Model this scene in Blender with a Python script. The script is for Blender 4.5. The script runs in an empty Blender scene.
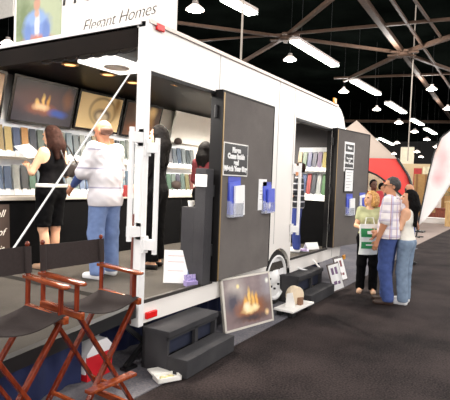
import bpy, bmesh, math, random
import numpy as np
from mathutils import Vector, Matrix
random.seed(7)
PI = math.pi
SC = bpy.context.scene
COL = SC.collection
# ------------------------------------------------------------------ camera calibration (450x400 frame)
FPX = 488.0; EYE = 1.62
def _n(v): return v / np.linalg.norm(v)
AX = _n(np.array([301.0, -9.0, FPX]))
_h = np.array([-792.0, -51.0, FPX])
AU = _n(np.cross(AX, _h)); AU = AU if AU[1] < 0 else -AU
AY = np.cross(AU, AX)
def at(px, py, axis, val):
    d = np.array([px - 225.0, py - 200.0, FPX]); r = np.array([d @ AX, d @ AY, d @ AU])
    c = np.array([0, 0, EYE]); t = (val - c[axis]) / r[axis]
    return Vector(c + t * r)
# ------------------------------------------------------------------ materials
MATS = {}
def S(c):  # sRGB 0-255 -> linear
    return tuple(((x / 255) / 12.92 if x / 255 <= .04045 else ((x / 255 + .055) / 1.055) ** 2.4) for x in c) + (1,)
class NT:
    def __init__(s, name):
        s.m = bpy.data.materials.new(name); s.m.use_nodes = True
        s.t = s.m.node_tree; s.b = s.t.nodes['Principled BSDF']
    def n(s, typ, **k):
        x = s.t.nodes.new(typ)
        for a, v in k.items(): setattr(x, a, v)
        return x
    def l(s, a, b): s.t.links.new(a, b)
    def mix(s, f, a, b):
        x = s.n('ShaderNodeMix', data_type='RGBA')
        for sock, v in ((x.inputs[0], f), (x.inputs[6], a), (x.inputs[7], b)):
            if hasattr(v, 'node'): s.l(v, sock)
            else: sock.default_value = v
        return x.outputs[2]
    def math(s, op, a, b=0.0, c=None, clamp=False):
        x = s.n('ShaderNodeMath', operation=op, use_clamp=clamp)
        for i, v in enumerate((a, b, c)):
            if v is None: continue
            if hasattr(v, 'node'): s.l(v, x.inputs[i])
            else: x.inputs[i].default_value = v
        return x.outputs[0]
    def coord(s, which='Object'): return s.n('ShaderNodeTexCoord').outputs[which]
def mat(name, rgb, rough=.5, metal=0, var=.06, scale=8, bump=0, emit=0, spec=.5, rgb2=None, trans=0, alpha=1):
    if name in MATS: return MATS[name]
    k = NT(name); c = S(rgb)
    nz = k.n('ShaderNodeTexNoise'); nz.inputs['Scale'].default_value = scale; nz.inputs['Detail'].default_value = 3
    k.l(k.coord(), nz.inputs['Vector'])
    if rgb2: c2 = S(rgb2)
    else: c2 = tuple(max(0, x * (1 - 2 * var)) for x in c[:3]) + (1,)
    rp = k.n('ShaderNodeMapRange'); rp.inputs[1].default_value = .3; rp.inputs[2].default_value = .7
    k.l(nz.outputs['Fac'], rp.inputs[0])
    k.l(k.mix(rp.outputs[0], c, c2), k.b.inputs['Base Color'])
    k.b.inputs['Roughness'].default_value = rough; k.b.inputs['Metallic'].default_value = metal
    k.b.inputs['Specular IOR Level'].default_value = spec
    if trans: k.b.inputs['Transmission Weight'].default_value = trans
    if alpha < 1: k.b.inputs['Alpha'].default_value = alpha
    if bump:
        bp = k.n('ShaderNodeBump'); bp.inputs['Strength'].default_value = bump; bp.inputs['Distance'].default_value = .01
        k.l(nz.outputs['Fac'], bp.inputs['Height']); k.l(bp.outputs[0], k.b.inputs['Normal'])
    if emit:
        k.b.inputs['Emission Color'].default_value = c; k.b.inputs['Emission Strength'].default_value = emit
    MATS[name] = k.m
    return k.m
def wood(name, a, b, scale=6, rough=.3, axis='z'):
    if name in MATS: return MATS[name]
    k = NT(name); mp = k.n('ShaderNodeMapping'); mp.inputs['Scale'].default_value = {'z': (9, 9, 1.2), 'x': (1.2, 9, 9), 'y': (9, 1.2, 9)}[axis]
    k.l(k.coord(), mp.inputs[0]); nz = k.n('ShaderNodeTexNoise'); nz.inputs['Scale'].default_value = scale; nz.inputs['Detail'].default_value = 5
    k.l(mp.outputs[0], nz.inputs['Vector']); rp = k.n('ShaderNodeMapRange'); rp.inputs[1].default_value = .35; rp.inputs[2].default_value = .65
    k.l(nz.outputs['Fac'], rp.inputs[0]); k.l(k.mix(rp.outputs[0], S(a), S(b)), k.b.inputs['Base Color']); k.b.inputs['Roughness'].default_value = rough
    k.b.inputs['Coat Weight'].default_value = .25
    MATS[name] = k.m; return k.m
def carpet(name, a, b, scale=160, patch=.8):
    k = NT(name); co = k.coord()
    n1 = k.n('ShaderNodeTexNoise'); n1.inputs['Scale'].default_value = scale; n1.inputs['Detail'].default_value = 2; k.l(co, n1.inputs['Vector'])
    n2 = k.n('ShaderNodeTexNoise'); n2.inputs['Scale'].default_value = patch; n2.inputs['Detail'].default_value = 6; k.l(co, n2.inputs['Vector'])
    f = k.math('ADD', k.math('MULTIPLY', n1.outputs['Fac'], .55), k.math('MULTIPLY', n2.outputs['Fac'], .6))
    rp = k.n('ShaderNodeMapRange'); rp.inputs[1].default_value = .44; rp.inputs[2].default_value = .72; k.l(f, rp.inputs[0])
    k.l(k.mix(rp.outputs[0], S(a), S(b)), k.b.inputs['Base Color']); k.b.inputs['Roughness'].default_value = .95; k.b.inputs['Specular IOR Level'].default_value = .15
    bp = k.n('ShaderNodeBump'); bp.inputs['Strength'].default_value = .3; bp.inputs['Distance'].default_value = .01; k.l(n1.outputs['Fac'], bp.inputs['Height']); k.l(bp.outputs[0], k.b.inputs['Normal'])
    return k.m
def print_mat(name, base, blobs, base2=None, nscale=5, rough=.35, coat=0, axes=(0, 2)):
    """a printed picture: soft blobs (u,v,ru,rv,colour,soft,distort) over a mottled ground, in the thing's own metres"""
    k = NT(name); co = k.coord(); sp = k.n('ShaderNodeSeparateXYZ'); k.l(co, sp.inputs[0])
    nz = k.n('ShaderNodeTexNoise'); nz.inputs['Scale'].default_value = nscale; nz.inputs['Detail'].default_value = 5; k.l(co, nz.inputs['Vector'])
    ns = k.n('ShaderNodeSeparateColor'); k.l(nz.outputs['Color'], ns.inputs[0])
    cur = k.mix(nz.outputs['Fac'], S(base), S(base2 or base))
    U, V = sp.outputs[axes[0]], sp.outputs[axes[1]]
    for (u, v, ru, rv, c, soft, dis) in blobs:
        du = k.math('DIVIDE', k.math('SUBTRACT', k.math('ADD', U, k.math('MULTIPLY', k.math('SUBTRACT', ns.outputs[0], .5), dis)), u), ru)
        dv = k.math('DIVIDE', k.math('SUBTRACT', k.math('ADD', V, k.math('MULTIPLY', k.math('SUBTRACT', ns.outputs[1], .5), dis)), v), rv)
        r = k.math('SQRT', k.math('ADD', k.math('MULTIPLY', du, du), k.math('MULTIPLY', dv, dv)))
        mr = k.n('ShaderNodeMapRange'); mr.inputs[1].default_value = 1 + soft; mr.inputs[2].default_value = max(0, 1 - soft); k.l(r, mr.inputs[0])
        cur = k.mix(mr.outputs[0], cur, S(c))
    k.l(cur, k.b.inputs['Base Color']); k.b.inputs['Roughness'].default_value = rough; k.b.inputs['Coat Weight'].default_value = coat
    return k.m
def plaid_mat(name, base, lines, axis_bands):
    """woven bands: (axis, period, width, colour)"""
    k = NT(name); co = k.coord(); sp = k.n('ShaderNodeSeparateXYZ'); k.l(co, sp.inputs[0]); cur = S(base)
    around = k.math('MULTIPLY', k.math('ARCTAN2', sp.outputs[1], sp.outputs[0]), .17)
    for (ax, per, w, c, op) in axis_bands:
        fr = k.math('FRACT', k.math('DIVIDE', k.math('ADD', around if ax == 3 else sp.outputs[ax], 50.0), per))
        f = k.math('MULTIPLY', k.math('LESS_THAN', fr, w), op)
        cur = k.mix(f, cur, S(c))
    k.l(cur, k.b.inputs['Base Color']); k.b.inputs['Roughness'].default_value = .85
    return k.m
# ------------------------------------------------------------------ mesh builder
class MB:
    def __init__(s): s.v = []; s.f = []
    def add(s, vs, fs):
        o = len(s.v); s.v += [tuple(v) for v in vs]; s.f += [tuple(i + o for i in f) for f in fs]; return s
    def box(s, x0, x1, y0, y1, z0, z1, M=None, bev=0):
        bm = bmesh.new(); bmesh.ops.create_cube(bm, size=1)
        for v in bm.verts:
            v.co = Vector(((x0 + x1) / 2 + v.co.x * (x1 - x0), (y0 + y1) / 2 + v.co.y * (y1 - y0), (z0 + z1) / 2 + v.co.z * (z1 - z0)))
        if bev: bmesh.ops.bevel(bm, geom=list(bm.edges), offset=bev, segments=2, affect='EDGES', profile=.5)
        s.bm(bm, M); return s
    def bm(s, bm, M=None):
        bm.verts.index_update()
        s.add([(M @ v.co) if M else v.co.copy() for v in bm.verts], [[v.index for v in f.verts] for f in bm.faces]); bm.free()
    def bar(s, a, b, w, h, up=(0, 0, 1), bev=0):
        a, b = Vector(a), Vector(b); d = (b - a); L = d.length; d.normalize(); u = Vector(up)
        if abs(d.dot(u)) > .98: u = Vector((0, 1, 0))
        sd = d.cross(u).normalized(); uu = sd.cross(d)
        M = Matrix(((sd.x, d.x, uu.x, a.x), (sd.y, d.y, uu.y, a.y), (sd.z, d.z, uu.z, a.z), (0, 0, 0, 1)))
        return s.box(-w / 2, w / 2, 0, L, -h / 2, h / 2, M, bev)
    def tube(s, pts, r, n=8, cap=True):
        pts = [Vector(p) for p in pts]; R = r if isinstance(r, (list, tuple)) else [r] * len(pts); rings = []; o = len(s.v)
        prev = None
        for i, p in enumerate(pts):
            d = (pts[min(i + 1, len(pts) - 1)] - pts[max(i - 1, 0)]).normalized()
            u = prev if prev is not None and abs(prev.dot(d)) < .95 else (Vector((0, 0, 1)) if abs(d.z) < .9 else Vector((1, 0, 0)))
            sd = d.cross(u).normalized(); u = sd.cross(d).normalized(); prev = u
            for k in range(n):
                a = 2 * PI * k / n; s.v.append(tuple(p + (sd * math.cos(a) + u * math.sin(a)) * R[i]))
        for i in range(len(pts) - 1):
            for k in range(n):
                s.f.append((o + i * n + k, o + i * n + (k + 1) % n, o + (i + 1) * n + (k + 1) % n, o + (i + 1) * n + k))
        if cap: s.f.append(tuple(o + k for k in reversed(range(n)))); s.f.append(tuple(o + (len(pts) - 1) * n + k for k in range(n)))
        return s
    def lathe(s, prof, n=24, M=None):
        o = len(s.v); m = len(prof)
        for (r, z) in prof:
            for k in range(n):
                p = Vector((r * math.cos(2 * PI * k / n), r * math.sin(2 * PI * k / n), z)); s.v.append(tuple(M @ p if M else p))
        for i in range(m - 1):
            for k in range(n): s.f.append((o + i * n + k, o + i * n + (k + 1) % n, o + (i + 1) * n + (k + 1) % n, o + (i + 1) * n + k))
        s.f.append(tuple(o + k for k in reversed(range(n)))); s.f.append(tuple(o + (m - 1) * n + k for k in range(n)))
        return s
    def prism(s, poly, t0, t1, fn):
        """extrude polygon [(u,v)]; fn(u,v,t) -> point"""
        n = len(poly); vs = [fn(u, v, t0) for u, v in poly] + [fn(u, v, t1) for u, v in poly]
        fs = [tuple(range(n)), tuple(range(2 * n - 1, n - 1, -1))] + [(i, i + n, (i + 1) % n + n, (i + 1) % n) for i in range(n)]
        return s.add(vs, fs)
    def ball(s, c, r, n=10, sc=(1, 1, 1)):
        bm = bmesh.new(); bmesh.ops.create_uvsphere(bm, u_segments=n, v_segments=max(5, n // 2 + 1), radius=r)
        for v in bm.verts: v.co = Vector((v.co.x * sc[0] + c[0], v.co.y * sc[1] + c[1], v.co.z * sc[2] + c[2]))
        s.bm(bm); return s
    def obj(s, name, m, parent=None, smooth=False, loc=None):
        me = bpy.data.meshes.new(name); me.from_pydata(s.v, [], s.f); me.update()
        bm = bmesh.new(); bm.from_mesh(me); bmesh.ops.recalc_face_normals(bm, faces=bm.faces); bm.to_mesh(me); bm.free()
        if smooth:
            for p in me.polygons: p.use_smooth = True
            if smooth != 'all':
                try: me.set_sharp_from_angle(angle=math.radians(40))
                except Exception: pass
        me.materials.append(m); o = bpy.data.objects.new(name, me); COL.objects.link(o)
        if parent: o.parent = parent
        if loc is not None: o.location = loc
        return o
def tag(o, label, cat, group=None, kind=None):
    if label: o['label'] = label
    if cat: o['category'] = cat
    if group: o['group'] = group
    if kind: o['kind'] = kind
    return o
def thing(name, label, cat, loc=(0, 0, 0), rz=0, group=None, rot=None):
    o = bpy.data.objects.new(name, None); COL.objects.link(o); o.location = loc; o.rotation_euler = rot or (0, 0, rz); o.empty_display_size = .2
    return tag(o, label, cat, group)
def structure(o): o['kind'] = 'structure'; return o
def copy_tree(o, parent=None):
    c = o.copy(); COL.objects.link(c)
    if parent: c.parent = parent
    for ch in [x for x in COL.objects if x.parent == o]: copy_tree(ch, c)
    return c
def text_mesh(name, body, size, m, parent, M, bold=0.0, shear=0, depth=.001, align='CENTER', space=1.0, line=1.0):
    cu = bpy.data.curves.new(name, 'FONT'); cu.body = body; cu.size = size; cu.align_x = align; cu.align_y = 'CENTER'
    cu.extrude = depth; cu.offset = bold; cu.shear = shear; cu.space_character = space; cu.space_line = line; cu.resolution_u = 3
    t = bpy.data.objects.new(name, cu); COL.objects.link(t); bpy.context.view_layer.update()
    me = bpy.data.meshes.new_from_object(t.evaluated_get(bpy.context.evaluated_depsgraph_get()))
    bpy.data.objects.remove(t); bpy.data.curves.remove(cu)
    me.transform(M); me.materials.clear(); me.materials.append(m); me.name = name
    o = bpy.data.objects.new(name, me); COL.objects.link(o); o.parent = parent
    return o
# text frames: writing on a face that looks toward -Y (reads along +X), and on one that looks toward -X (reads along -Y)
def FACE_Y(x, y, z): return Matrix.Translation((x, y, z)) @ Matrix.Rotation(PI / 2, 4, 'X')
def FACE_X(x, y, z): return Matrix.Translation((x, y, z)) @ Matrix.Rotation(-PI / 2, 4, 'Z') @ Matrix.Rotation(PI / 2, 4, 'X')
# ------------------------------------------------------------------ palette
white_paint = mat('white_paint', (244, 240, 235), .35, var=.015, scale=1.2)
white_metal = mat('white_metal', (240, 240, 240), .35, var=.02)
white_plain = mat('white_plain', (240, 238, 234), .6, var=.02)
paper = mat('paper_white', (242, 242, 242), .7, var=.02)
black_soft = mat('black_cloth', (9, 9, 11), .9, var=.2, spec=.1)
black_gloss = mat('black_gloss', (14, 13, 13), .25, var=.1)
black_metal = mat('black_metal', (22, 22, 24), .45, var=.1)
grey_carpet = carpet('grey_carpet_cover', (100, 95, 93), (114, 109, 106), 220, 3)
interior_carpet = carpet('trailer_carpet', (64, 61, 57), (82, 77, 72), 200, 2)
step_carpet = carpet('step_carpet', (50, 50, 53), (66, 65, 67), 200, 4)
step_dark = mat('step_recess_blue', (28, 34, 56), .9, var=.1)
red_lens = mat('red_lens', (225, 25, 25), .25, var=.03)
amber_lens = mat('amber_lens', (240, 160, 30), .3, var=.05)
rubber = mat('rubber', (34, 30, 29), .8, var=.15)
blue_drape = mat('blue_drape', (30, 40, 82), .9, var=.2, scale=3)
canvas_dark = mat('charcoal_canvas', (56, 49, 48), .9, var=.08, scale=60, bump=.1, spec=.15)
mahogany = wood('mahogany', (128, 50, 24), (84, 26, 14), 5, .25)
mahogany_y = wood('mahogany_arm', (160, 76, 34), (112, 44, 20), 5, .22, 'y')
gold_trim = mat('gold_trim', (168, 140, 96), .4, metal=.5)
skin_light = mat('skin_light', (224, 172, 138), .55, var=.05, scale=20)
skin_tan = mat('skin_tan', (196, 138, 104), .55, var=.05, scale=20)
skin_dark = mat('skin_dark', (92, 58, 44), .55, var=.05, scale=20)
eye_dark = mat('eye_dark', (30, 22, 20), .2)
lip = mat('lip', (170, 92, 82), .5)
ACRYL = mat('clear_acrylic', (225, 230, 245), .2, var=.01, alpha=.25)
# ------------------------------------------------------------------ the setting
EDGE_Y = 2.34
aisle = carpet('aisle_carpet', (20, 16, 17), (62, 53, 52), 60, 1.4)
booth = carpet('booth_carpet', (90, 90, 99), (122, 119, 122), 60, 1.4)
structure(MB().box(-25, 110, -30, 40, -.2, 0).obj('floor', aisle))
tag(MB().box(-2, 13.6, EDGE_Y, 8.5, 0, .008).obj('booth_carpet', booth), 'blue-grey booth carpet laid under the white trailer and chairs', 'carpet')
light_floor = carpet('pale_aisle_carpet', (140, 128, 122), (165, 150, 142), 60, .6)
tag(MB().add([(13.8, 2.5, .012), (26, 2.45, .012), (26, 9, .012), (13.8, 9, .012), (13.8, 2.5, 0), (26, 2.45, 0), (26, 9, 0), (13.8, 9, 0)], [(0, 1, 2, 3), (7, 6, 5, 4), (0, 4, 5, 1), (1, 5, 6, 2), (2, 6, 7, 3), (3, 7, 4, 0)]).obj('pale_carpet', light_floor), 'pale grey carpet under the red tent and white feather flag', 'carpet')
deck_m = mat('roof_deck', (9, 12, 10), .95, var=.3, scale=.4, spec=0)
structure(MB().box(-25, 130, -30, 60, 13, 13.2).obj('ceiling', deck_m))
structure(MB().box(130, 130.3, -30, 60, 0, 13).obj('wall_far', mat('hall_wall', (36, 34, 34), .9)))
structure(MB().box(-25, 130, 60, 60.3, 0, 13).obj('wall_left', MATS['hall_wall']))
# ------------------------------------------------------------------ roof steel
steel = mat('roof_steel', (70, 54, 44), .7, var=.15, spec=.1)
TRUSS = tag(thing('roof_truss', 'web of brown steel roof beams under the dark hall ceiling', 'roof truss', (0, 0, 9.5)), None, None, None, 'structure')
def beam(a, b, w, d, label):
    A = at(*a, 2, 9.5); B = at(*b, 2, 9.5); ext = (B - A).normalized()
    z_ = Vector((0, 0, 9.5)); o = MB().bar(A - ext * .3 - z_, B + ext * .3 - z_, w, d).obj('roof_beam', steel, TRUSS)
    o['label'] = label; return o
N1, N2 = (285, 37), (403, 53)
for a, b, w, l in [
    (N1, (172, 22), .32, 'roof beam running left from the nearer ceiling node towards the white hanging banner'),
    (N1, (236, 66), .38, 'thick roof beam slanting down left from the nearer ceiling node to the trailer roof'),
    (N1, (352, -18), .38, 'roof beam rising up right from the nearer ceiling node past the fluorescent tube'),
    (N1, N2, .34, 'long level roof beam joining the two ceiling nodes'),
    (N2, (462, 74), .4, 'roof beam falling to the right edge from the farther ceiling node'),
    (N2, (356, -10), .55, 'thick roof beam rising up left from the farther ceiling node'),
    (N2, (458, 128), .5, 'thick roof beam slanting down right from the farther ceiling node to the flag'),
    (N2, (346, 80), .45, 'roof beam slanting down left from the farther ceiling node to the trailer nose'),
    (N2, (462, 33), .5, 'roof beam rising right from the farther ceiling node'),
    ((288, 34), (462, 18), .3, 'thin roof purlin crossing high from the nearer node to the upper right corner'),
    ((338, 78), (462, 73), .3, 'thin level roof purlin crossing above the pendant lamps at right'),
    ((388, -6), (456, 96), .26, 'thin sloping roof pipe parallel to the thick beam at upper right'),
    ((344, 121), (456, 122), .7, 'low level roof beam far back above the red tent'),
    ((412, -4), (440, 36), .22, 'short slim roof pipe in the upper right corner'),
    ((196, 41), (290, 34), .22, 'slim roof rod behind the beam left of the nearer ceiling node')]:
    beam(a, b, w * .5, w * .45, l)
for p, l in ((N1, 'nearer bolted ceiling node where roof beams meet above the trailer'), (N2, 'farther bolted ceiling node where roof beams meet at upper right')):
    c = at(*p, 2, 9.4); o = bpy.data.objects.new('truss_node', None); COL.objects.link(o); o.parent = TRUSS; o.location = c - Vector((0, 0, 9.5)); o.rotation_euler = (0, 0, .4); o['label'] = l
    MB().lathe([(.12, -.2), (.34, -.15), (.34, .08), (.12, .15)], 10).obj('hub', steel, o)
    for k in range(6): MB().bar((math.cos(k * PI / 3) * .6, math.sin(k * PI / 3) * .3, -.05), (math.cos(k * PI / 3) * .9, math.sin(k * PI / 3) * .9, -.05), .22, .08).obj('gusset', steel, o)
# ------------------------------------------------------------------ hall lamps
lamp_glow = mat('lamp_glow', (255, 244, 232), .5, emit=14)
shade_glow = mat('prismatic_shade', (236, 220, 208), .4, emit=.9)
tube_glow = mat('tube_glow', (244, 255, 240), .5, emit=7)
housing = mat('lamp_housing', (150, 140, 135), .5)
def bay_lamp(loc, label, s=1.0):
    o = thing('pendant_lamp', label, 'lamp', loc, 0, 'high bay pendant lamps')
    MB().lathe([(.1, .62), (.2, .6), (.22, .4), (.3, .36), (.3, .34), (.1, .34)], 18).obj('ballast', housing, o, True)
    MB().lathe([(.3, .34), (.42, .24), (.62, .06), (.64, .0), (.6, .0), (.4, .22), (.28, .32)], 18).obj('shade', shade_glow, o, True)
    MB().lathe([(.01, -.12), (.35, -.1), (.58, -.01), (.55, .06), (.01, .1)], 18).obj('lens', lamp_glow, o, True)
    MB().tube([(0, 0, .6), (0, 0, (13 - loc[2]) / s)], .012, 6).obj('hanging_rod', black_metal, o)
    o.scale = (s, s, s)
    return o
LP = [((195, 10), 'large pendant lamp nearest the white hanging banner at top left', 0), ((290, 60), 'second pendant lamp along the row above the trailer roof', 0), ((343.7, 92), 'third pendant lamp, just above the rounded trailer nose', 0),
      ((376.7, 109.6), 'fourth pendant lamp from the banner, left of the short fluorescent tube', 0), ((431.7, 89.6), 'pendant lamp at right under the thick sloping beam', 0),
      ((447.6, 109), 'pendant lamp cut by the right edge above the feather flag', 0), ((398.7, 123), 'far pendant lamp just below the low level beam', 1), ((414.6, 132), 'far pendant lamp beside the long hanging cable', 1),
      ((367.5, 135), 'far pendant lamp above the grey tent peak', 1), ((426.8, 139.7), 'far pendant lamp left of the feather flag top', 1), ((397, 143), 'far pendant lamp above the red tent shoulder', 1),
      ((8, 44), 'pendant lamp glowing at the left edge over the black trailer header', 0), ((394, 154), 'tiny far pendant lamp touching the red tent edge', 2), ((421, 157), 'tiny far pendant lamp above the tan booth wall', 2), ((417, 152), 'tiny far pendant lamp right of the hanging cable', 2), ((437, 147), 'tiny far pendant lamp against the flag edge', 2)]
for p, l, far in LP: bay_lamp(at(*p, 2, 9.0 if far < 2 else 7.5), l, .64 if far == 0 else .8)
TL = [((225, -1), (253, 14), 'long fluorescent fixture at top centre near the large lamp'), ((294, 41), (335, 66), 'long fluorescent fixture between the two ceiling nodes'), ((353.4, 81), (378, 94.5), 'fluorescent fixture above the trailer nose under the level beam'),
      ((387.7, 103), (404, 113), 'fluorescent fixture left of the long hanging cable'), ((412, 119.6), (422, 125), 'small fluorescent fixture at right of the hanging cable'), ((425.6, 128.7), (435, 134), 'small fluorescent fixture near the top of the flag'),
      ((380, 138.5), (392.6, 144.6), 'small fluorescent fixture above the red tent roof'), ((347, 128.7), (361, 132), 'small fluorescent fixture just over the second trailer door'), ((369, 137), (376, 140), 'tiny fluorescent fixture over the grey tent slope')]
for a, b, l in TL:
    A = at(*a, 2, 9.0); B = at(*b, 2, 9.0); w = .55 if A.x < 40 else .6
    c = (A + B) / 2; A2, B2 = A - c, B - c
    o = thing('fluorescent_fixture', l, 'light fixture', c, 0, 'fluorescent ceiling fixtures')
    MB().bar(A2 + Vector((0, 0, .12)), B2 + Vector((0, 0, .12)), w, .14).obj('housing', housing, o)
    MB().bar(A2, B2, w * .9, .1).obj('diffuser', tube_glow, o)
    for q_ in (A2 * .7, B2 * .7): MB().tube([q_ + Vector((0, 0, .19)), q_ + Vector((0, 0, 4.0))], .01, 6).obj('hanger_rod', black_metal, o)
for (p0, l, zb) in (((243, -4), 'thin pale cable hanging to the trailer roof', 3.0), ((413, 62), 'long thin pale cable hanging from the farther ceiling node', 3.2)):
    c = at(*p0, 2, 9.3)
    if zb == 3.0: c = at(243, 4, 1, 7.5)
    o = MB().tube([(0, 0, 13 - c.z), (0, 0, zb - c.z)], .035 if c.x > 15 else .035, 6).obj('hanging_cable', mat('pale_cable', (150, 140, 130), .6), loc=c)
    tag(o, l, 'cable', 'hanging cables')
# lamps' light: the hall's real grid of lamps, also those behind the photographer
for k in range(-3, 5):
    for j in range(-5, 2):
        L = bpy.data.lights.new('bay_light', 'POINT'); L.energy = 390; L.color = (1, .955, .91); L.shadow_soft_size = .5
        lo = bpy.data.objects.new('bay_light', L); lo.location = (7.7 + 10 * k, 12.7 + 6.1 * j, 8.6); COL.objects.link(lo)
W = bpy.data.worlds.new('hall_air'); SC.world = W; W.use_nodes = True
W.node_tree.nodes['Background'].inputs[0].default_value = (1, .955, .935, 1); W.node_tree.nodes['Background'].inputs[1].default_value = .62
# ------------------------------------------------------------------ the trailer
X0, X1, YS, YB, ZB, ZF, ZT = 3.08, 8.3, 2.71, 5.2, .37, .56, 2.9
TR = thing('display_trailer', 'long white display trailer with open rear and two side doorways', 'trailer', (X0, YS, 0))
def T(x, y, z): return (x - X0, y - YS, z)
def tb(m, x0, x1, y0, y1, z0, z1, bev=0): return m.box(x0 - X0, x1 - X0, y0 - YS, y1 - YS, z0, z1, None, bev)
O1, O2 = (3.145, 4.2), (6.17, 7.62); OT = 2.49
w = MB()
yt = (YS, YS + .06)
for x0, x1, z0, z1 in [(O1[1], O2[0], .76, OT), (O2[1], 7.8, ZB, OT), (7.8, X1, ZB, 2.4), (O1[0], O2[0], OT, ZT), (O2[0], 7.8, OT, ZT), (O1[0], O1[1], ZB, ZF), (O2[0], O2[1], ZB, ZF)]:
    tb(w, x0, x1, *yt, z0, z1)
# wheel arch
WX, WR = 5.8, .36
arch = [(O1[1], ZB), (O1[1], .76), (O2[0], .76), (O2[0], ZB)] + [(WX + .385 * math.cos(a), max(ZB, .36 + .385 * math.sin(a))) for a in [PI * i / 16 for i in range(17)]]
arch = [(min(x, O2[0]), z) for x, z in arch]
w.prism(arch, *yt, lambda u, v, t: T(u, t, v))
# rounded top front corner
cor = [(7.8, 2.4)] + [(7.8 + .5 * math.cos(a), 2.4 + .5 * math.sin(a)) for a in [PI / 2 * i / 8 for i in range(9)]]
w.prism(cor, *yt, lambda u, v, t: T(u, t, v))
w.obj('side_wall', white_paint, TR)
m = MB(); tb(m, X0, 7.8, YS + .01, YB, ZT - .05, ZT - .005)
prof = [(7.8 + .49 * math.cos(a), 2.4 + .49 * math.sin(a)) for a in [PI / 2 * (1 - i / 8) for i in range(9)]] + [(X1 - .01, ZB)]
inner = [(x - .05, z - .04) for x, z in reversed(prof)]
m.prism(prof + inner, YS + .01, YB, lambda u, v, t: T(u, t, v)); m.obj('roof_and_nose', white_paint, TR)
m = MB(); tb(m, X0 + .02, 8.02, YS + .06, YB - .05, 2.74, 2.8); m.obj('inner_ceiling', mat('trailer_ceiling', (4, 4, 4), .35, var=.2, spec=.05), TR)
m = MB(); tb(m, X0, X1 - .05, YS + .03, YB, ZF - .1, ZF); m.obj('trailer_floor', interior_carpet, TR)
m = MB(); tb(m, X0 + .05, 8.1, YB - .06, YB, ZF, 2.75); m.obj('inner_wall', mat('inner_wall_white', (226, 222, 216), .6, var=.02), TR)
m = MB(); tb(m, X1 - .2, X1 - .16, YS + .06, YB - .06, ZF, 2.55); m.obj('front_wall', MATS['inner_wall_white'], TR)
m = MB(); tb(m, X0, X0 + .065, YS - .012, YS + .09, ZB - .02, ZT, .008); m.obj('corner_post', white_metal, TR)
m = MB(); tb(m, X0 - .008, X0, YS + .07, YS + .09, ZB, 1.3); m.obj('post_seal', mat('seal_brown', (120, 70, 60), .6), TR)
m = MB(); tb(m, X0, X0 + .12, YB - .1, YB, ZB, ZT); m.obj('corner_post', white_metal, TR)
m = MB(); tb(m, X0, X0 + .1, YS + .1, YB - .1, 2.69, 2.865); m.obj('rear_header', mat('header_bronze', (28, 20, 16), .5, var=.2, scale=3, spec=.06), TR)
m = MB(); tb(m, X0 - .02, X0 + .1, YS + .05, YB, 2.865, 2.9); m.obj('rear_top_rail', white_metal, TR)
m = MB(); tb(m, X0 + .02, 7.82, YS - .02, YS + .02, ZT - .02, ZT + .012); m.obj('roof_rail', mat('roof_rail', (205, 190, 182), .4, metal=.3), TR)
for x, z0, z1 in ((4.21, OT, ZT), (5.62, .82, ZT), (6.11, .8, ZT), (7.86, .4, ZT - .1)):
    m = MB(); tb(m, x, x + .012, YS - .004, YS + .01, z0, z1); m.obj('seam_strip', mat('seam', (206, 202, 200), .5), TR)
for a_, b_ in (O1, O2):
    m = MB(); tb(m, a_, b_, YS - .012, YS + .02, .545, .575); m.obj('sill_strip', mat('sill_dark', (50, 46, 44), .5), TR)
    m = MB(); tb(m, b_ - .02, b_, YS + .002, YS + .07, ZF, OT); m.obj('door_jamb', mat('jamb_dark', (20, 19, 20), .5, spec=.2), TR)
    m = MB(); tb(m, a_, b_, YS - .004, YS + .1, OT - .02, OT + .01); m.obj('door_header', MATS['jamb_dark'], TR)
# opening liners: dark top
def marker(px, py, mm, w_=.05, h_=.028):
    p = at(px, py, 1, YS); m = MB(); tb(m, p.x - w_, p.x + w_, YS - .028, YS, p.z - h_, p.z + h_, .008); m.obj('marker_light', mm, TR)
marker(159, 28, red_lens); marker(150, 314, red_lens, .07, .03); marker(334, 101, amber_lens, .06, .045); marker(343, 257, amber_lens, .06, .04)
# wheel
M = Matrix.Translation(T(WX, YS + .02, .36)) @ Matrix.Rotation(PI / 2, 4, 'X')
wh = MB().lathe([(.29, -.2), (.34, -.2), (.36, -.16), (.36, -.03), (.345, 0), (.295, .005), (.29, -.05)], 36, M).obj('tire', rubber, TR, True)
rim = MB().lathe([(.296, -.19), (.296, .008), (.275, .014), (.25, -.02), (.12, -.035), (.1, -.01), (.06, .02), (.005, .025)], 36, M).obj('rim', white_metal, wh, True)
for k in range(8):
    a = k * PI / 4; nb = MB().lathe([(.014, -.03), (.014, -.005), (.002, .0)], 6, M @ Matrix.Translation((.15 * math.cos(a), .15 * math.sin(a), 0)))
    nb.obj('lug_nut', black_metal, rim)
m = MB(); tb(m, WX - .5, WX + .45, YS + .24, YS + .26, .1, .8); m.obj('wheel_well', black_metal, TR)
# grab handles
def handle(x, y, z0, z1, out):
    m = MB(); dx, dy = out
    m.tube([T(x + dx, y + dy, z0 - .08), T(x + dx, y + dy, z1 + .08)], .022, 10)
    h = m.obj('grab_handle', white_metal, TR, True)
    for z in (z0, z1):
        b = MB(); b.bar(T(x, y, z), T(x + dx * 1.1, y + dy * 1.1, z), .06, .085); b.box(x - X0 - .03, x - X0 + .03, y - YS - .03, y - YS + .03, z - .07, z + .07)
        b.obj('bracket', white_metal, h)
handle(X0 + .03, YS + .02, 1.16, 1.94, (-.11, .03))
handle(X0 + .04, YS - .0, 1.05, 1.86, (.04, -.09))
handle(6.14, YS, .98, 1.8, (.06, -.08))
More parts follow.
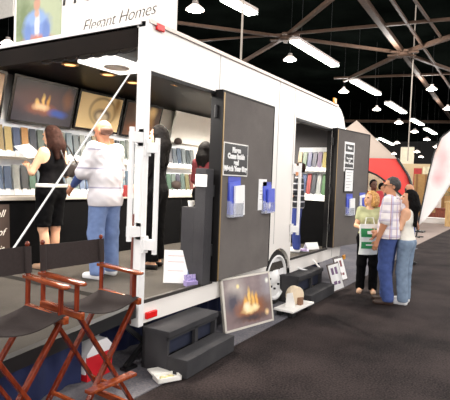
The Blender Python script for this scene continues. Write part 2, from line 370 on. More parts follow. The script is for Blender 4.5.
# side doors (opened flat)
def door(hx, hy, ang, L):
    d = bpy.data.objects.new('side_door', None); COL.objects.link(d); d.parent = TR; d.location = T(hx, hy, 0); d.rotation_euler = (0, 0, ang)
    MB().box(0, L, -.085, -.01, .585, 2.5, None, .006).obj('door_panel', grey_carpet, d)
    e = MB().box(-.012, .0, -.092, -.0, .58, 2.51).box(L, L + .008, -.09, -.0, .58, 2.51).box(-.012, L + .008, -.09, 0, 2.5, 2.515); e.obj('door_edge', MATS['jamb_dark'], d)
    MB().box(.012, .03, -.092, -.084, .585, 2.49).obj('edge_trim', gold_trim, d)
    for z in (.9, 1.5, 2.3): MB().lathe([(.018, z - .06), (.018, z + .06)], 10, Matrix.Translation((-.02, -.02, 0))).obj('hinge', black_metal, d)
    return d
D1 = door(4.15, YS - .005, 0, 1.16)
ANG2 = math.radians(-10)
D2 = door(7.64, YS - .005, ANG2, 1.17)
# rear ramp (folded-down rear wall)
def rz_(x): return .53 - (X0 - x) * .085
m = MB(); m.prism([(X0 - .02, rz_(X0) - .0), (.7, rz_(.7)), (.7, rz_(.7) - .045), (X0 - .02, rz_(X0) - .045)], YS + .07, YB - .1, lambda u, v, t: T(u, t, v)); m.obj('ramp_deck', interior_carpet, TR)
m = MB(); m.prism([(X0 - .02, rz_(X0) + .01), (.7, rz_(.7) + .01), (.7, rz_(.7) - .09), (X0 - .02, rz_(X0) - .09)], YS + .0, YS + .07, lambda u, v, t: T(u, t, v)); m.obj('ramp_edge', black_metal, TR); m = MB()
m.prism([(X0 - .02, rz_(X0) + .005), (.7, rz_(.7) + .005), (.7, rz_(.7) - .09), (X0 - .02, rz_(X0) - .09)], YB - .1, YB - .05, lambda u, v, t: T(u, t, v)); m.obj('ramp_edge', black_metal, TR)
c = MB(); c.tube([T(X0 - .02, YS + .05, 2.58), T(1.36, YS + .05, rz_(1.36))], .0068, 6); c.obj('support_cable', mat('steel_cable', (245, 245, 245), .4), TR)
# stabiliser jack
j = MB(); j.bar(T(2.93, YS + .05, .42), T(3.24, YS + .03, .17), .035, .035); j.bar(T(2.99, YS + .04, .03), T(3.24, YS + .03, .2), .035, .035); j.bar(T(3.22, YS + .05, .42), T(3.24, YS + .03, .12), .035, .035); j.tube([T(3.2, YS + .03, .19), T(3.27, YS - .02, .19)], .025, 10); j.box(2.96 - X0, 3.1 - X0, .0, .07, .009, .03)
j.obj('stabiliser_jack', black_metal, TR)
# drape below the floor
def drape(x0, x1, y, ztop, nm, label):
    m = MB(); n = int((x1 - x0) / .04); vs = []; fs = []
    for i in range(n + 1):
        x = x0 + (x1 - x0) * i / n; dy = .018 * math.sin(i * 1.3) + .008 * math.sin(i * .47)
        zt = ztop(x); vs += [(x, y + dy, .012), (x, y + dy, zt), (x, y + dy + .01, zt), (x, y + dy + .01, .012)]
    for i in range(n):
        for q in range(4): fs.append((4 * i + q, 4 * i + (q + 1) % 4, 4 * i + 4 + (q + 1) % 4, 4 * i + 4 + q))
    m.add(vs, fs); return tag(m.obj(nm, blue_drape, smooth=True), label, 'drape', 'blue drapes under the trailer')
drape(.7, 2.6, 2.86, lambda x: rz_(x) - .1, 'skirt_drape', 'dark blue drape hanging below the black edge of the ramp')
drape(3.0, 5.35, 3.1, lambda x: .45, 'skirt_drape', 'dark blue drape under the trailer behind the nearer carpeted steps')
drape(6.22, 8.1, 3.0, lambda x: .45, 'skirt_drape', 'dark blue drape under the trailer behind the farther steps')
# fold-out step bracket under second doorway
b = MB(); b.tube([T(6.45, YS - .0, .4), T(6.62, YS - .14, .34), T(6.95, YS - .16, .34), T(7.05, YS + .0, .44)], .014, 6); b.obj('step_bracket', white_metal, TR)
# ceiling hatch, downlights and added fill lights
o = bpy.data.objects.new('ceiling_vent', None); COL.objects.link(o); o.parent = TR
vc = at(117, 64, 2, 2.74)
m = MB(); tb(m, vc.x - .3, vc.x + .3, vc.y - .24, vc.y + .24, 2.705, 2.742, .01); m.obj('vent_frame', mat('vent_panel_glow', (250, 246, 240), .5, emit=.7), o)  # hatch panel glows through its material so that it looks bright
m = MB().lathe([(.13, -.004), (.13, .01), (.02, .02)], 16, Matrix.Translation(T(vc.x, vc.y, 2.702))); m.obj('vent_grille', mat('vent_grey', (170, 165, 160), .5), o)
for px, py in ((70, 64), (108, 74), (133, 82), (178, 84), (203, 76)):
    p = at(px, py, 2, 2.735); M = Matrix.Translation(T(p.x, p.y, 2.725))
    lo = MB().lathe([(.085, .015), (.09, 0), (.07, -.006), (.06, .01)], 16, M).obj('downlight', mat('brass_ring', (150, 110, 60), .4, metal=.6), TR, True)
    MB().lathe([(.058, .0), (.01, -.004)], 14, M).obj('bulb', mat('warm_bulb', (255, 180, 110), .5, emit=1.2), lo)
    L = bpy.data.lights.new('downlight_fill_spot', 'SPOT'); L.energy = 26; L.spot_size = 2.3; L.spot_blend = .6; L.color = (1, .85, .68); L.shadow_soft_size = .06
    q = bpy.data.objects.new('downlight_fill_spot', L); q.location = (p.x, p.y, 2.69); COL.objects.link(q)
L = bpy.data.lights.new('vent_fill_light', 'AREA'); L.energy = 30; L.size = .5; L.color = (1, .95, .88); q = bpy.data.objects.new('vent_fill_light', L); q.location = (vc.x, vc.y, 2.69); COL.objects.link(q)  # fill light added under the hatch to brighten the interior
for xx in (5.6, 7.1):
    L = bpy.data.lights.new('downlight_fill_spot', 'SPOT'); L.energy = 130; L.spot_size = 2.8; L.spot_blend = .6; L.color = (1, .92, .8); L.shadow_soft_size = .06; q = bpy.data.objects.new('downlight_fill_spot', L); q.location = (xx, 3.9, 2.69); COL.objects.link(q)  # extra spots without fixtures, added to lighten the inner wall
# cable loops hung under the rear header
m = MB()
for k in range(7):
    yc = 2.95 + k * .17; m.tube([T(X0 + .03, yc + .085 * math.cos(a), 2.69 - .03 * math.sin(a)) for a in [PI * i / 8 for i in range(9)]], .007, 6)
m.obj('header_loops', mat('loop_grey', (44, 42, 44), .3), TR, True)
# ------------------------------------------------------------------ rooftop banner
B = thing('rooftop_banner', 'white banner with a seated man photo standing on the trailer roof', 'banner', (3.45, YS, ZT))
MB().box(0, .03, .0, 2.28, .0, 1.25).obj('panel', mat('banner_white', (240, 234, 228), .6, var=.01), B)
pm = print_mat('banner_photo_print', (140, 150, 124), [(1.9, .45, .5, .35, (176, 186, 150), .6, .3), (2.1, .3, .2, .5, (110, 128, 84), .6, .3), (1.9, .05, .5, .1, (170, 150, 130), .3, .1), (1.88, .26, .22, .2, (110, 140, 200), .25, .12), (1.9, .38, .17, .08, (134, 164, 215), .25, .06), (1.87, .3, .04, .16, (226, 222, 222), .4, .05), (1.88, .43, .04, .045, (200, 160, 140), .3, .02), (1.88, .53, .055, .075, (196, 146, 120), .2, .02), (1.88, .62, .1, .04, (150, 140, 120), .3, .02), (1.86, .14, .22, .05, (190, 120, 100), .5, .12), (1.72, .22, .06, .12, (96, 124, 186), .3, .04), (2.02, .22, .05, .12, (100, 130, 190), .3, .04)], (186, 196, 160), 9, .5, axes=(1, 2))
MB().box(-.006, .0, 1.49, 2.23, -.01, .9).obj('photo_print', pm, B)
ink = mat('banner_ink', (36, 30, 30), .6)
text_mesh('heading', 'HOME', .34, ink, B, FACE_X(-.004, 1.0, .55), shear=.1, space=1.05)
tm = text_mesh('script_line', 'Elegant Homes', .165, ink, B, FACE_X(-.004, .7, .215) @ Matrix.Rotation(math.radians(3), 4, 'Z'), shear=.4, space=.95, bold=-.0035)
o = thing('hanging_banner', 'plain pale banner hanging far back at the top left corner', 'banner', at(4, 10, 0, 16))
MB().box(-.02, .02, -.8, 2.5, -.42, 1.6).obj('cloth', mat('pale_banner', (226, 222, 214), .7), o)
MB().tube([(0, -.8, 1.6), (0, 2.5, 1.6)], .04, 8).obj('rail', steel, o)
# ------------------------------------------------------------------ inside: wall displays
pics = [((-7, 68), (8.5, 74), (-1, 120), (-20, 118), 'copper tone picture at the far left edge above the swatch shelf', 'a'),
        ((15, 75), (78, 86), (70, 129), (4, 121), 'dark fireplace picture with black frame, above the woman in black', 'b'),
        ((80, 88), (125, 97), (116, 133), (70, 129), 'brass coloured picture of a round metal ornament above the bald man', 'c'),
        ((127, 97), (166, 104), (152, 141), (117, 134), 'dim brown picture with glowing shapes behind the white corner post', 'd'),
        ((176, 107), (215, 115), (215, 147), (168, 142), 'plain white leaning display panel right of the dim picture', 'e')]
YW = YB - .06
prints = {
 'a': lambda: print_mat('copper_print', (176, 140, 110), [(.1, .3, .2, .3, (206, 176, 146), .8, .1)], (120, 84, 62), 3, .4),
 'b': lambda: print_mat('fire_print_dark', (44, 44, 56), [(.4, .3, .3, .14, (90, 60, 60), .7, .12), (.42, .2, .16, .06, (150, 84, 60), .6, .1), (.34, .26, .025, .05, (235, 190, 110), .5, .08), (.42, .31, .02, .07, (240, 196, 110), .5, .08), (.5, .29, .02, .07, (220, 160, 70), .6, .08), (.4, .22, .1, .04, (245, 205, 160), .5, .08), (.66, .17, .12, .045, (50, 84, 170), .5, .06), (.78, .36, .06, .1, (120, 80, 60), .6, .1)], (66, 62, 70), 6, .3),
 'c': lambda: print_mat('brass_print', (196, 168, 116), [(.45, .28, .24, .2, (104, 84, 58), .1, .02), (.45, .27, .22, .18, (206, 180, 130), .1, .02), (.45, .22, .16, .1, (120, 104, 84), .2, .08), (.45, .2, .1, .06, (214, 200, 170), .3, .1), (.7, .42, .06, .16, (132, 100, 52), .7, .05)], (226, 205, 160), 2.5, .3),
 'd': lambda: print_mat('ember_print', (66, 46, 36), [(.5, .3, .12, .12, (210, 160, 80), .7, .1), (.6, .42, .08, .08, (226, 190, 130), .6, .1), (.4, .14, .2, .08, (150, 80, 40), .7, .1), (.3, .4, .1, .1, (110, 90, 70), .7, .1)], (96, 66, 48), 6, .3),
 'e': lambda: mat('white_display', (232, 229, 224), .5, var=.02)}
for tl, tr_, br, bl, label, key in pics:
    P = [at(*tl, 1, YW - .16), at(*tr_, 1, YW - .16), at(*br, 1, YW - .03), at(*bl, 1, YW - .03)]
    for i in (0, 1): P[i].z = min(P[i].z, 2.73)
    zb_ = (P[2].z + P[3].z) / 2; x0 = (P[0].x + P[3].x) / 2; x1 = (P[1].x + P[2].x) / 2; zt_ = 2.725
    ht = math.hypot(zt_ - zb_, .13); ang = math.atan2(.13, zt_ - zb_); wd = x1 - x0 - .02
    o = thing('wall_picture', label, 'picture', (x0, YW - .035, zb_), group='tilted pictures above the swatch shelves', rot=(ang, 0, 0))
    shear = ((P[0].x - P[3].x) + (P[1].x - P[2].x)) / 2 / ht
    fn = lambda u, v, t: (u, t, v)
    MB().box(0, wd, -.03, 0, 0, ht).obj('frame', black_gloss if key != 'e' else white_plain, o)
    b = .03
    MB().box(b, wd - b, -.034, -.026, b, ht - b).obj('print', prints[key](), o)
# counter
CY = 4.78
CT = thing('display_counter', 'long black counter under the swatch shelves inside the trailer', 'counter', (X0 + .05, CY, ZF))
MB().box(0, 4.1, 0, YW - CY, 0, .74).obj('body', black_soft, CT)
MB().box(0, 4.12, -.025, YW - CY, .74, .78, None, .006).obj('worktop', mat('counter_top_pale', (186, 178, 168), .5), CT)
for k in range(5): MB().box(.82 * k + .805, .82 * k + .815, -.004, .0, .03, .73).obj('panel_joint', black_gloss, CT)
PO = thing('script_poster', 'brown poster with white script leaning on the counter at the left edge', 'poster', (3.09, CY - .03, .58), rot=(-.06, 0, 0))
MB().box(0, .2, -.012, 0, 0, .68).obj('sheet', mat('poster_brown', (62, 46, 38), .6), PO)
inkw = mat('poster_ink', (230, 225, 215), .6)
text_mesh('script', 'all', .11, inkw, PO, FACE_Y(.09, -.014, .58), shear=.4); text_mesh('script', 'of', .11, inkw, PO, FACE_Y(.09, -.014, .38), shear=.4); text_mesh('script', 'it', .11, inkw, PO, FACE_Y(.09, -.014, .2), shear=.4)
# swatch shelves and swatches
LIT = {}
def swatch_mat(c):
    if c not in LIT: LIT[c] = mat('swatch_%d_%d_%d' % c, c, .45, var=.12, scale=25)
    return LIT[c]
clear_rail = mat('white_rail', (232, 232, 230), .4, var=.02)
names = {}
def cname(c):
    r, g, b = c
    if max(c) < 75: return 'charcoal'
    if min(c) > 175: return 'pale grey'
    if r > 150 and g > 130 and b < 120: return 'mustard yellow'
    if r > g + 40 and r > b + 40: return 'red brown' if r < 170 else 'terracotta'
    if g > r + 12 and g >= b: return 'green'
    if b > r + 14: return 'blue' if b < 150 else 'pale blue'
    if abs(r - b) < 26: return 'grey'
    return 'tan'
def shelf_run(origin, rot, length, z, n, palette, hgt, where, short, seed=0):
    rnd = random.Random(seed)
    o = thing('swatch_shelf', 'white swatch shelf ' + where, 'shelf', origin + Vector((0, 0, z)), rot)
    o['group'] = 'white swatch shelves'
    MB().box(0, length, -.11, .0, -.014, 0).obj('shelf_board', clear_rail, o)
    MB().box(0, length, -.11, -.104, 0, .05).obj('front_lip', mat('frosted_lip', (222, 226, 232), .3, trans=.0), o)
    MB().box(0, length, -.004, 0, 0, hgt + .06).obj('back_panel', mat('shelf_back', (196, 200, 206), .5), o)
    st = length / n
    for k in range(n):
        MB().box(k * st + .005, k * st + st * .5, -.118, -.111, -.012, .06).obj('ticket_holder', paper, o)
    R = Matrix.Rotation(rot, 4, 'Z')
    cnt = {}
    for k in range(n):
        c = palette[k % len(palette)]
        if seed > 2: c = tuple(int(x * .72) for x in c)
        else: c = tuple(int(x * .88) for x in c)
        p = origin + Vector((0, 0, z)) + R @ Vector((k * st + st * .5, -.095, .002))
        h = hgt * (1 - .06 * rnd.random())
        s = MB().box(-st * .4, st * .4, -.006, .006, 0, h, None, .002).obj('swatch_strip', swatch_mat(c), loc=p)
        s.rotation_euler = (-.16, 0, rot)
        nm = cname(c); cnt[nm] = cnt.get(nm, 0) + 1
        ordn = ['first', 'second', 'third', 'fourth', 'fifth', 'sixth', 'seventh', 'eighth', 'ninth', 'tenth', 'eleventh', 'twelfth', 'thirteenth', 'fourteenth', 'fifteenth', 'sixteenth', 'seventeenth', 'eighteenth', 'nineteenth', 'twentieth'][k]
        tag(s, '%s sample strip, %s from left, %s' % (nm, ordn, short), 'sample strip', 'sample strips on the swatch shelves')
PL1 = [(150, 128, 84), (168, 146, 90), (60, 72, 100), (176, 128, 74), (58, 64, 76), (96, 108, 100), (112, 118, 112), (74, 98, 96), (120, 128, 120), (90, 110, 122), (70, 84, 92), (140, 146, 142), (86, 96, 104)]
PL2 = [(100, 118, 146), (84, 104, 136), (160, 164, 162), (56, 60, 64), (66, 100, 84), (92, 108, 116), (74, 92, 110), (110, 134, 146), (60, 80, 98), (124, 132, 132), (88, 112, 118)]
PL3 = [(90, 102, 116), (74, 94, 120), (128, 140, 146), (72, 84, 92), (140, 148, 150), (96, 120, 130), (110, 110, 120)]
PL4 = [(96, 120, 116), (132, 128, 88), (130, 66, 60), (92, 84, 78), (88, 90, 110), (60, 80, 128), (80, 116, 96), (118, 136, 128), (70, 70, 92)]
org = Vector((3.3, YW, 0))
shelf_run(org, 0, 2.2, 1.80, 20, PL1, .35, 'in the upper row at left above the black counter', 'upper row above the black counter', seed=1)
shelf_run(org, 0, 2.2, 1.36, 20, PL2, .34, 'in the lower row at left just above the black counter', 'lower row above the black counter', seed=2)
org2 = Vector((5.6, YW, 0))
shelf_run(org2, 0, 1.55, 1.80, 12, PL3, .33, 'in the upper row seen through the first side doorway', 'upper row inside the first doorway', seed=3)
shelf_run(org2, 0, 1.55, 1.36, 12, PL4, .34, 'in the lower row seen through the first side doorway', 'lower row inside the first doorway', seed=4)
# pale hat-like samples on the shelf tops
for px, py, r, l in ((167, 143, .09, 'dark brown rounded sample lump on top of the upper doorway shelf, left one'), (180, 141, .08, 'dark brown rounded sample lump on top of the upper doorway shelf, right one'), (178, 185, .1, 'black rounded sample lump on the lower doorway shelf')):
    p = at(px, py, 1, YW - .12); zs = {143: 2.19, 141: 2.19, 185: 1.78}[py]
    o = thing('sample_lump', l, 'sample', (p.x, YW - .07, p.z - r * .6), group='dark lumps on the doorway shelves')
    MB().ball((0, 0, r * .6), r, 14, (1.3, .7, .75)).obj('lump', mat('lump_brown', (46, 34, 30), .8, bump=.5, scale=30), o, True); MB().ball((r * .8, 0, r * .45), r * .5, 10).obj('knot', MATS['lump_brown'], o, True)
# swatch display at the front wall (second doorway)
ang = math.radians(-95)
pc = Vector((8.03, 3.43, 0))
PLA = [(176, 150, 110), (84, 116, 82), (62, 70, 130), (58, 62, 96), (110, 76, 130), (196, 176, 60), (196, 190, 150)]
PLB = [(120, 126, 140), (72, 96, 150), (190, 70, 70), (60, 66, 80), (190, 196, 196), (70, 130, 72), (170, 166, 160)]
o2 = Vector((pc.x, pc.y, 0))
Lr = .66
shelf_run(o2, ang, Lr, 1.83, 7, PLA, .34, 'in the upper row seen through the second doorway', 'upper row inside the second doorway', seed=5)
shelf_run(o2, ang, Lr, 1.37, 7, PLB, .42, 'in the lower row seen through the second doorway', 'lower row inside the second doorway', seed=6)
o = thing('display_cabinet', 'black cabinet below the colourful swatches in the second doorway', 'cabinet', (o2.x, o2.y, ZF), ang)
MB().box(-.2, .66, -.16, .0, 0, .76).obj('body', black_soft, o); MB().box(-.2, .66, .0, .02, .0, 2.1).obj('back_board', mat('back_board', (52, 50, 54), .7), o)
MB().box(-.2, .66, -.17, .0, .76, .79).obj('worktop', clear_rail, o)
# podium
pod = carpet('podium_carpet', (58, 57, 60), (72, 71, 73), 220, 3)
PD = thing('grey_podium', 'stepped grey carpeted podium standing in the first doorway', 'podium', (3.98, 2.8, ZF))
MB().box(0, .12, 0, .16, 0, .77, None, .006).obj('lower_block', pod, PD)
MB().box(0, .13, -.005, -.0, 0, .1).box(0.0, .12, 0, .002, 0, .1).obj('kick_strip', black_metal, PD)
MB().box(-.005, .13, -.13, .0, 0, 1.16, None, .006).obj('upper_block', pod, PD)
o = thing('white_card', 'blank white card with rounded corners on the upper podium block', 'card', (3.972, 2.73, 1.6)); MB().box(-.006, -.001, -.075, .065, -.06, .06, None, .002).obj('card_face', paper, o); MB().box(-.001, .003, -.03, .03, -.05, .05).obj('backing', black_metal, o)
o = thing('white_cup', 'small white cup on the lower podium block', 'cup', (4.03, 2.88, ZF + .772)); MB().lathe([(.025, 0), (.035, .06), (.033, .06), (.022, .005)], 14).obj('cup', white_plain, o, True); MB().tube([(.03, .0, .05), (.055, 0, .045), (.055, 0, .02), (.028, 0, .015)], .005, 6).obj('handle', white_plain, o)
# book display + small box on floor
o = thing('display_book', 'white catalogue with blue spine standing open on the trailer floor', 'book', (3.9, 2.95, ZF), math.radians(-55))
MB().box(-.12, .12, -.012, .0, 0, .33, Matrix.Rotation(-.2, 4, 'X')).obj('cover', paper, o)
MB().box(.12, .17, -.01, .07, 0, .325, Matrix.Rotation(-.16, 4, 'X')).obj('spine_pages', mat('catalog_blue', (96, 116, 160), .5), o)
for zz in (.12, .21, .27): MB().box(-.08, .08, -.0135, -.011, zz, zz + .004, Matrix.Rotation(-.2, 4, 'X')).obj('printed_line', mat('print_pink', (205, 130, 130), .6), o)
o = thing('card_box', 'small lilac leaflet box on the trailer floor by the podium', 'box', (3.9, 2.77, ZF), -.5)
MB().box(-.05, .07, -.04, .04, 0, .05).obj('tray', mat('lilac_card', (150, 136, 186), .6), o)
MB().box(-.045, .065, -.02, .02, .01, .11, Matrix.Rotation(-.25, 4, 'X')).obj('leaflets', mat('leaflet_lilac', (188, 176, 214), .6, rgb2=(96, 80, 150), scale=40), o)
# ------------------------------------------------------------------ things on the doors
def on_door(D_loc, ang, x, z): return Vector(D_loc) + Matrix.Rotation(ang, 3, 'Z') @ Vector((x, -.087, z))
d1, d2 = (4.15, YS - .005, 0), (7.64, YS - .005, 0)
def sign1(D, ang, x, z, w_, h_, label, body, size, frame):
    o = thing('door_sign', label, 'sign', on_door(D, ang, x, z), ang, 'signs on the trailer doors')
    MB().box(-w_ / 2, w_ / 2, -.012, 0, -h_ / 2, h_ / 2).obj('frame', frame, o)
    MB().box(-w_ / 2 + .012, w_ / 2 - .012, -.014, -.01, -h_ / 2 + .012, h_ / 2 - .012).obj('panel', black_gloss, o)
    text_mesh('lettering', body, size, paper, o, FACE_Y(0, -.015, 0), bold=.006, line=.95)
    return o
STEPTXT = 'Please\nCome Inside\n\nand\nWatch Your Step'
sign1(d1, 0, .28, 1.83, .5, .34, 'black sign with white words on the nearer grey door', 'Please\nCome Inside\nand\nWatch Your Step', .068, white_plain)
def holder(D, ang, x, z, label, front, back, s=1.0, fan=0):
    o = thing('brochure_holder', label, 'brochure holder', on_door(D, ang, x, z), ang, 'brochure holders on the trailer doors')
    MB().box(-.11 * s, .11 * s, -.004, 0, .0, .34 * s).obj('back_plate', mat('blue_holder', (70, 84, 190), .3, var=.08), o)
    MB().box(-.115 * s, .115 * s, -.05, -.004, -.03, .0).box(-.115 * s, .115 * s, -.052, -.048, -.03, .1 * s).box(-.115 * s, -.11 * s, -.05, 0, -.03, .12 * s).box(.11 * s, .115 * s, -.05, 0, -.03, .12 * s).obj('pocket', ACRYL, o)
    MB().box(-.1 * s, .1 * s, -.02, -.006, 0, .3 * s, Matrix.Translation((.02 * s, 0, 0)) @ Matrix.Rotation(fan, 4, 'Y')).obj('rear_brochure', back, o)
    MB().box(-.085 * s, .085 * s, -.044, -.024, 0, .28 * s, Matrix.Translation((.06 * s, -.004, -.02)) @ Matrix.Rotation(fan * .6, 4, 'Y')).obj('front_brochure', front, o)
    return o
blue_print = print_mat('blue_brochure', (66, 84, 200), [(.0, .06, .03, .04, (235, 235, 245), .4, .02)], (92, 110, 215), 12, .4)
holder(d1, 0, .28, 1.26, 'blue holder with a plain white leaflet under the nearer door sign', paper, blue_print, 1.15, -.12)
h2 = holder(d1, 0, 1.04, 1.27, 'blue holder with blue leaflets near the right edge of the nearer door', blue_print, blue_print, 1.0, -.12)
o = thing('white_leaflet', 'white leaflet tucked beside the blue holder on the nearer door', 'leaflet', on_door(d1, 0, .93, 1.44), 0); MB().box(-.1, .1, -.004, 0, -.16, .2).obj('sheet', paper, o)
for zz in (.06, .02, -.04): MB().box(-.07, .07, -.0055, -.004, zz, zz + .005).obj('printed_line', mat('print_grey', (140, 140, 150), .6), o)
o = thing('door_notice', 'white notice with two black blocks on the farther grey door', 'sign', on_door(d2, ANG2, .42, 2.1), ANG2, 'signs on the trailer doors')
MB().box(-.17, .17, -.008, 0, -.27, .22).obj('sheet', paper, o)
MB().box(-.14, .14, -.011, -.007, .06, .18).obj('black_block', black_gloss, o); MB().box(-.14, .14, -.011, -.007, -.2, .02).obj('black_block', black_gloss, o)
text_mesh('lettering', 'Please', .06, paper, o, FACE_Y(0, -.012, .12), bold=.004); text_mesh('lettering', 'Come Inside\nand\nWatch Your Step', .04, paper, o, FACE_Y(0, -.012, -.09), bold=.003)
o = thing('framed_notice', 'white paper in black frame below the notice on the farther door', 'sign', on_door(d2, ANG2, .44, 1.68), ANG2, 'signs on the trailer doors')
MB().box(-.16, .16, -.012, 0, -.2, .2).obj('frame', black_gloss, o); MB().box(-.135, .135, -.014, -.01, -.175, .175).obj('sheet', paper, o)
for k in range(6): MB().box(-.1, .1 - .04 * (k % 3), -.0155, -.0138, .13 - .05 * k, .136 - .05 * k).obj('printed_line', MATS['print_grey'], o)
holder(d2, ANG2, .5, 1.12, 'blue holder with a white leaflet under the framed notice', paper, blue_print, 1.0, -.14)
holder(d2, ANG2, .98, 1.14, 'blue holder near the right edge of the farther door by the blond woman', blue_print, paper, 1.0, -.14)
# ------------------------------------------------------------------ steps
def steps(loc, rz, W_, D1_, D2_, h1, h2, label, rec=2):
    o = thing('carpeted_steps', label, 'steps', loc, rz, 'carpeted box steps'); t = .03
    # lower tread box (front), upper box behind; local x along width, y back
    MB().box(0, W_, 0, D1_, 0, h1, None, .006).obj('lower_step', step_carpet, o)
    u = MB().box(0, W_, D1_ - .02, D1_ + D2_, h2 - .05, h2, None, .006).box(0, .03, D1_, D1_ + D2_, 0, h2 - .04).box(W_ - .03, W_, D1_, D1_ + D2_, 0, h2 - .04).box(0, W_, D1_ + D2_ - .03, D1_ + D2_, 0, h2 - .04)
    u.box(W_ * .55 - .02, W_ * .55 + .03, D1_, D1_ + .03, h1 - .02, h2 - .04).box(0, W_, D1_, D1_ + .015, h2 - .08, h2 - .04)
    u.obj('upper_step', step_carpet, o)
    MB().box(.03, W_ - .03, D1_ + .05, D1_ + .06, h1 - .02, h2 - .05).obj('riser_recess', step_dark, o)
    return o
steps((3.14, 2.225, .008), math.radians(2.5), .8, .2, .26, .15, .35, 'dark grey carpeted box steps below the first side doorway')
steps((5.98, 2.3, .008), math.radians(1), .95, .2, .26, .14, .36, 'dark grey carpeted box steps below the second side doorway')
# ------------------------------------------------------------------ fireplace picture on the floor
ptl = at(217, 284, 2, .54); bl_ = at(224, 335, 2, .0); br_ = at(271, 323, 2, 0.0)
wdv = Vector((br_.x - bl_.x, br_.y - bl_.y, 0)); 
a_ = math.atan2(wdv.y, wdv.x) * .55; Wf, Hf = .8, .57
lean = math.radians(-10)
o = thing('fire_picture', 'silver framed picture of a burning fire leaning against the nearer trailer door', 'picture', (4.31, 2.59, .01), 0, None, rot=(lean, 0, math.radians(-13)))
MB().box(0, Wf, 0, .022, 0, Hf).obj('backing', white_plain, o)
fr = MB().box(0, .028, -.01, .024, 0, Hf).box(Wf - .022, Wf, -.01, .024, 0, Hf).box(0, Wf, -.01, .024, 0, .022).box(0, Wf, -.01, .024, Hf - .022, Hf); fr.obj('frame', mat('silver_frame', (220, 214, 204), .35, metal=.3), o)
MB().box(.025, Wf - .02, -.004, .0, .02, Hf - .02).obj('print', print_mat('fire_print', (112, 100, 106), [
    (.2, .42, .12, .12, (188, 178, 172), .7, .12), (.76, .42, .1, .14, (156, 150, 156), .7, .12), (.45, .13, .4, .1, (120, 100, 100), .6, .15), (.5, .2, .26, .1, (110, 76, 60), .6, .1), (.16, .3, .1, .1, (80, 76, 88), .6, .1),
    (.42, .2, .16, .09, (176, 104, 56), .8, .14), (.36, .26, .03, .07, (236, 180, 90), .5, .07), (.42, .31, .022, .1, (244, 200, 110), .5, .06), (.48, .29, .025, .08, (240, 190, 100), .5, .07), (.54, .27, .02, .08, (236, 176, 84), .5, .06), (.42, .19, .1, .035, (250, 225, 160), .7, .09), (.38, .22, .05, .04, (252, 240, 205), .6, .08), (.5, .2, .05, .04, (252, 232, 180), .6, .08), (.44, .1, .2, .03, (70, 58, 60), .7, .1),
    (.25, .46, .02, .02, (255, 235, 170), .6, .01), (.74, .47, .025, .025, (240, 240, 230), .6, .01), (.7, .12, .03, .03, (235, 200, 150), .6, .02)], (158, 140, 138), 11, .3), o)
# ------------------------------------------------------------------ white board with roll on floor
o = thing('white_board', 'white board raised on dark feet beside the trailer wheel', 'board', (5.3, 2.26, .008), math.radians(-2))
MB().box(0, .62, 0, .26, .06, .085, None, .004).obj('board_top', white_plain, o)
MB().box(.02, .6, .02, .24, .045, .06).obj('board_base', black_metal, o)
for x, y in ((.08, .05), (.52, .05), (.08, .2), (.52, .2)): MB().box(x - .05, x + .05, y - .03, y + .03, 0, .045).obj('foot', black_metal, o)
RL = thing('paper_roll', 'cream round paper roll standing on the white board', 'roll', (5.66, 2.4, .093))
MB().lathe([(.04, -.05), (.105, -.05), (.112, -.04), (.112, .04), (.105, .05), (.04, .05)], 28, Matrix.Translation((0, 0, .112)) @ Matrix.Rotation(-.55, 4, 'Z') @ Matrix.Rotation(PI / 2, 4, 'X')).obj('roll', mat('cream_paper', (232, 214, 186), .7), RL, True)
MB().box(-.03, .05, -.1, -.05, 0, .09).obj('core_block', mat('brown_card', (140, 104, 80), .8), RL)
o = thing('white_wedge', 'white folded card standing beside the cream roll', 'card', (5.47, 2.37, .093), .3)
MB().prism([(-.06, 0), (.06, 0), (.05, .16), (-.02, .18)], -.012, .012, lambda u, v, t: (t, u, v)).obj('front_leaf', white_plain, o); MB().prism([(-.06, 0), (.06, 0), (.05, .15), (-.02, .17)], -.012, .0, lambda u, v, t: (t + .05 - v * .25, u, v)).obj('rear_leaf', white_plain, o)
# ------------------------------------------------------------------ signs leaning by the second steps
def floor_sign(loc, rz, w_, h_, label, dark):
    o = thing('floor_sign', label, 'sign', loc, 0, 'signs leaning by the farther steps', rot=(math.radians(-18), 0, rz))
    MB().box(0, w_, 0, .012, 0, h_).obj('frame', mat('sign_edge', (70, 52, 48), .5), o)
    MB().box(.02, w_ - .02, -.003, .002, .02, h_ - .02).obj('sheet', paper, o)
    for u, v, a, b in ((.3, .72, .1, .12), (.62, .72, .1, .13), (.34, .3, .13, .06), (.65, .28, .1, .05)): MB().box((u - a) * w_, (u + a) * w_, -.005, -.002, (v - b) * h_, (v + b) * h_).obj('printed_block', dark, o)
    return o
purple = mat('print_purple', (110, 78, 120), .6)
floor_sign((6.95, 2.33, .01), math.radians(-4), .42, .42, 'white floor sign with purple printing beside the farther steps', purple)
floor_sign((7.75, 2.52, .01), math.radians(-6), .36, .4, 'second floor sign with red brown printing, half hidden behind the first', mat('print_maroon', (130, 60, 66), .6))
o = thing('cream_bag', 'small crumpled cream bag tucked behind the farther steps', 'bag', (6.98, 2.68, .01)); MB().ball((0, 0, .14), .13, 14, (1, .7, 1.1)).obj('bag_body', mat('cream_bag_cloth', (222, 206, 164), .8, bump=.4), o, True); MB().tube([(-.05, 0, .26), (-.02, 0, .33), (.03, 0, .33), (.05, 0, .26)], .01, 6).obj('handle', MATS['cream_bag_cloth'], o, True)
